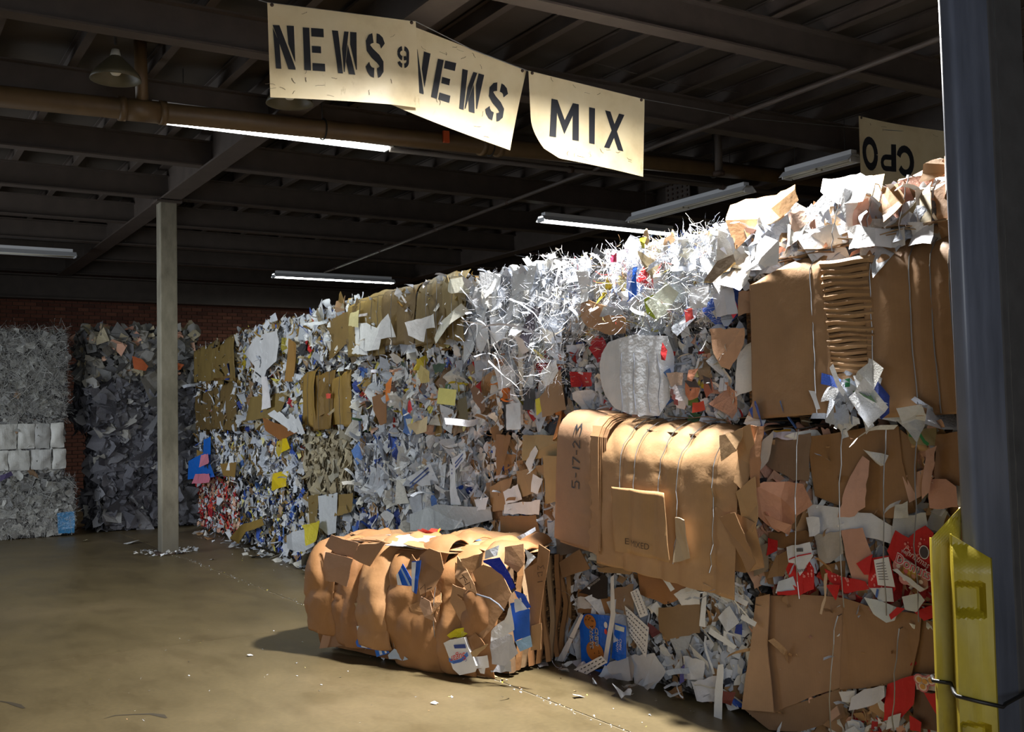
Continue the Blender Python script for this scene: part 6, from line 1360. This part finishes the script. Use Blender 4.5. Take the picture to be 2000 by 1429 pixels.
# magazines packed at the right end between the loose bale and the wall
p = on(1078, 1290, 2, 0); fm = Frame((p.x + .06, p.y + .22, 0), WRZ)
b = Bale('magazine_bale', 'narrow bale of upright magazines between the loose bale and cookie carton bale', 'bale', fm, .30, .35, .62, CG, None, 83)
r_ = random.Random(12)
for i in range(16):
    x = -.14 + i * .018; V = []; n = 8
    for j in range(n + 1):
        z = .01 + .6 * j / n; y = -.03 + .03 * noise.noise(Vector((i * 1.7, z * 4, 2))); dx = .012 * noise.noise(Vector((i, z * 5, 7)))
        V += [(x + dx, y, z), (x + dx + .010, y, z), (x + dx + .010, .2, z), (x + dx, .2, z)]
    F = []
    for j in range(n):
        for q in range(4): a, c = j * 4 + q, j * 4 + (q + 1) % 4; F.append((a, c, c + 4, a + 4))
    F += [(3, 2, 1, 0), (n * 4, n * 4 + 1, n * 4 + 2, n * 4 + 3)]
    link('magazine', mesh('mg', V, F), 'film', b.e, None, pick(r_, [(WH, 4), (GY, 2), (GR, .4), (YE, .5), (RD, .5), (BL, .5), (DK, .8)]))
b.scatter(22, dict(strip=2, torn=2, page=1), [(WH, 5), (YE, .4), (RD, .4), (BL, .4), (CB, .8)], (.07, .16), .45, (.02, .08)); b.done()

# ------------------------------------------------------------------ stacks by the far wall
def bbale(name, label, xl, xr, yb, z0, z1, core, seed, rz=0.0, grp='bales by the far brick wall', off=0.0, D=1.2, **k):
    a, c = on(xl, yb, 2, 0), on(xr, yb, 2, 0); y = (a.y + c.y) / 2
    a, c = on(xl, 850, 1, y), on(xr, 850, 1, y)
    f = Frame(((a.x + c.x) / 2, y - off, z0), rz); return Bale(name, label, 'bale', f, abs(c.x - a.x) - .01, D, z1 - z0, core, grp, seed, **k)
GW = [([rgb(176, 176, 172), rgb(160, 160, 158), rgb(188, 188, 184), rgb(140, 140, 140)], 1)]
b = bbale(SB, 'grey shredded paper bale at the foot of the left back stack, blue patch at corner', -60, 150, 1052, 0, .86, CG, 91); shredded(b, GW, 2600, 400, (.08, .2)); mixed(b, GW, 14, 200, (.1, .25))
b.sheet('blue_film', [(112, 1002), (146, 998), (145, 1040), (114, 1042)], rgb(50, 120, 170), .08, 'film', .15, 2); b.done()
b = bbale(P, 'bale of blocky white folded paper packs in the middle of the left back stack', -60, 130, 1052, .87, 1.72, CW, 92)
r_ = random.Random(6)
for row, (z0, z1) in enumerate(((.12, .42), (.43, .80))):
    x = -b.L / 2 + .02
    while x < b.L / 2 - .1:
        w_ = r_.uniform(.18, .32); x1 = min(x + w_, b.L / 2 - .01)
        me = core_mesh(x1 - x - .01, .12, z1 - z0 - .01, int(x * 100) + row * 7, .03, .02)
        link('paper_pack', me, 'paper', b.e, Matrix.Translation(((x + x1) / 2, -.06, z0)), pick(r_, [([rgb(206, 206, 202), rgb(190, 190, 188), rgb(214, 214, 210)], 1)])); x = x1
mixed(b, GW, 16, 200, (.1, .22), fr=80)
b.sheet('purple_scrap', [(0, 928), (22, 920), (26, 928), (0, 940)], rgb(80, 70, 110), .16, 'paper', .2, 2); b.done()
b = bbale(SB, 'tall fluffy grey shredded paper bale on top of the left back stack', -60, 135, 1052, 1.73, 3.02, CG, 93); shredded(b, GW, 4200, 600, (.10, .24)); mixed(b, GW, 12, 160, (.08, .2)); b.done()
NW = [([rgb(136, 134, 130), rgb(120, 120, 120), rgb(150, 146, 138), rgb(104, 104, 108)], 6), (BG, .8), (PK, .25)]
NB = [([rgb(116, 116, 124), rgb(100, 100, 108), rgb(130, 130, 136), rgb(84, 84, 92)], 6), (GY, .6)]
for i, (z0, z1, xl, xr, mx, lab) in enumerate(((0, .78, 198, 388, NB, 'grey newsprint bale at the foot of the stack behind the steel post'), (.79, 1.52, 185, 386, NB, 'second bale up of crumpled grey newsprint behind the steel post'), (1.53, 2.28, 178, 392, NB, 'third bale up of grey newsprint behind the steel post, pointed sheets sticking out'), (2.29, 3.1, 165, 385, NW, 'top newsprint bale behind the steel post with two orange-brown scraps'))):
    b = bbale('newsprint_bale', lab, xl, xr, 1032, z0, z1, rgb(70, 70, 72), 95 + i, R(-6 if i % 2 else 4), off=.05 * (i % 2))
    b.scatter(300, dict(crumple=4, torn=2), mx, (.08, .2), .5, (-.02, .05), part=False); b.scatter(70, dict(crumple=4, torn=3, page=2), mx, (.18, .42), .5, (.0, .08)); b.fringe(80, dict(crumple=2, torn=2, page=1), mx, (.12, .3))
    if i == 3:
        for q in ([(258, 695), (275, 700), (290, 715), (285, 724), (262, 720)], [(341, 706), (360, 712), (352, 722), (342, 722)]): b.sheet('orange_scrap', q, rgb(190, 96, 50), .15, 'paper', .3, 3)
    b.side(160, dict(crumple=3, torn=3, page=1), mx, (.12, .34)); b.done()

# ------------------------------------------------------------------ litter on the floor
r_ = random.Random(21)
def loose(label, px, py, size, kind, col, i, tilt=.15, name=None):
    p = on(px, py, 2, 0); M = orient(r_, (p.x, p.y, size * .10 + .004), size, tilt, top=True)
    me = LIB[kind][i % len(LIB[kind])].copy(); me.transform(Matrix.Diagonal((1, 1, .35, 1)))
    lo_ = min((M @ v.co).z for v in me.vertices); M.translation.z += .003 - lo_
    o = link(name or PNAME[kind], me, None, None, M, col); tag(o, label, 'scrap'); return o
W_ = rgb(222, 222, 222)
loose('tiny white paper box lying alone before the left back stack', 166, 1057, .13, 'torn', rgb(214, 206, 170), 1, .5)
loose('flat white scrap on the floor between the shred stack and post', 260, 1061, .22, 'page', W_, 2)
loose('white wad nearest the foot of the second farthest stack', 456, 1066, .16, 'crumple', W_, 3)
loose('long ragged white scrap at the foot of the blue-white bale', 500, 1060, .30, 'torn', W_, 4)
loose('narrow pale scrap lying flat left of the loose cardboard bale', 542, 1089, .26, 'strip', rgb(200, 200, 196), 5)
loose('bent cream card lying left of the loose cardboard bale', 588, 1090, .30, 'card', rgb(190, 170, 120), 6)
loose('small white fleck of paper on the floor beyond the joint', 414, 1093, .09, 'torn', W_, 7)
loose('small curled white scrap on open floor in front of the sugar bag', 988, 1366, .09, 'strip', W_, 8)
loose('thin tan card strip beside the joint in front of the sugar bag', 978, 1329, .12, 'strip', rgb(196, 164, 120), 9)
loose('single white crumb on the bare brown floor left of the loose bale', 488, 1281, .05, 'torn', W_, 10)
loose('small white chip near the bottom of the bare floor', 850, 1374, .05, 'torn', W_, 11)
loose('tan scrap at the foot of the loose bale beside the sugar bag', 960, 1322, .09, 'card', rgb(200, 170, 120), 12)
loose('pale scrap near the joint below the cookie carton', 1128, 1362, .07, 'torn', W_, 13)
st = Stuff()
for _ in range(560):
    t = r_.random()
    if t < .25: x, y = r_.uniform(1.2, 4.0), r_.uniform(4.2, 8.5)
    elif t < .80: x, y = JX + r_.gauss(0, .022), r_.uniform(4.2, 13.5)
    else: y = r_.uniform(4.4, 15); x = 4.02 + (y - 5) * .039 - abs(r_.gauss(0, .22))
    st.add(r_.choice(('torn', 'torn', 'strip')), r_.randrange(99), orient(r_, (x, y, .003), r_.uniform(.006, .018), .2, top=True), pick(r_, [(WH, 3), (YE, .3), (CB, .5)]))
for _ in range(160):
    y = r_.uniform(4.6, 15.8); x = 4.05 + (y - 5) * .039 - abs(r_.gauss(0, .10))
    st.add(r_.choice(('torn', 'crumple', 'strip', 'page')), r_.randrange(99), orient(r_, (x, y, .02), r_.uniform(.05, .15), .3, top=True), pick(r_, [(WH, 4), (GY, 1), (CB, .6)]))
o = st.build('floor_litter'); o['label'] = 'flecks and shreds of white paper strewn over the floor'; o['category'] = 'litter'
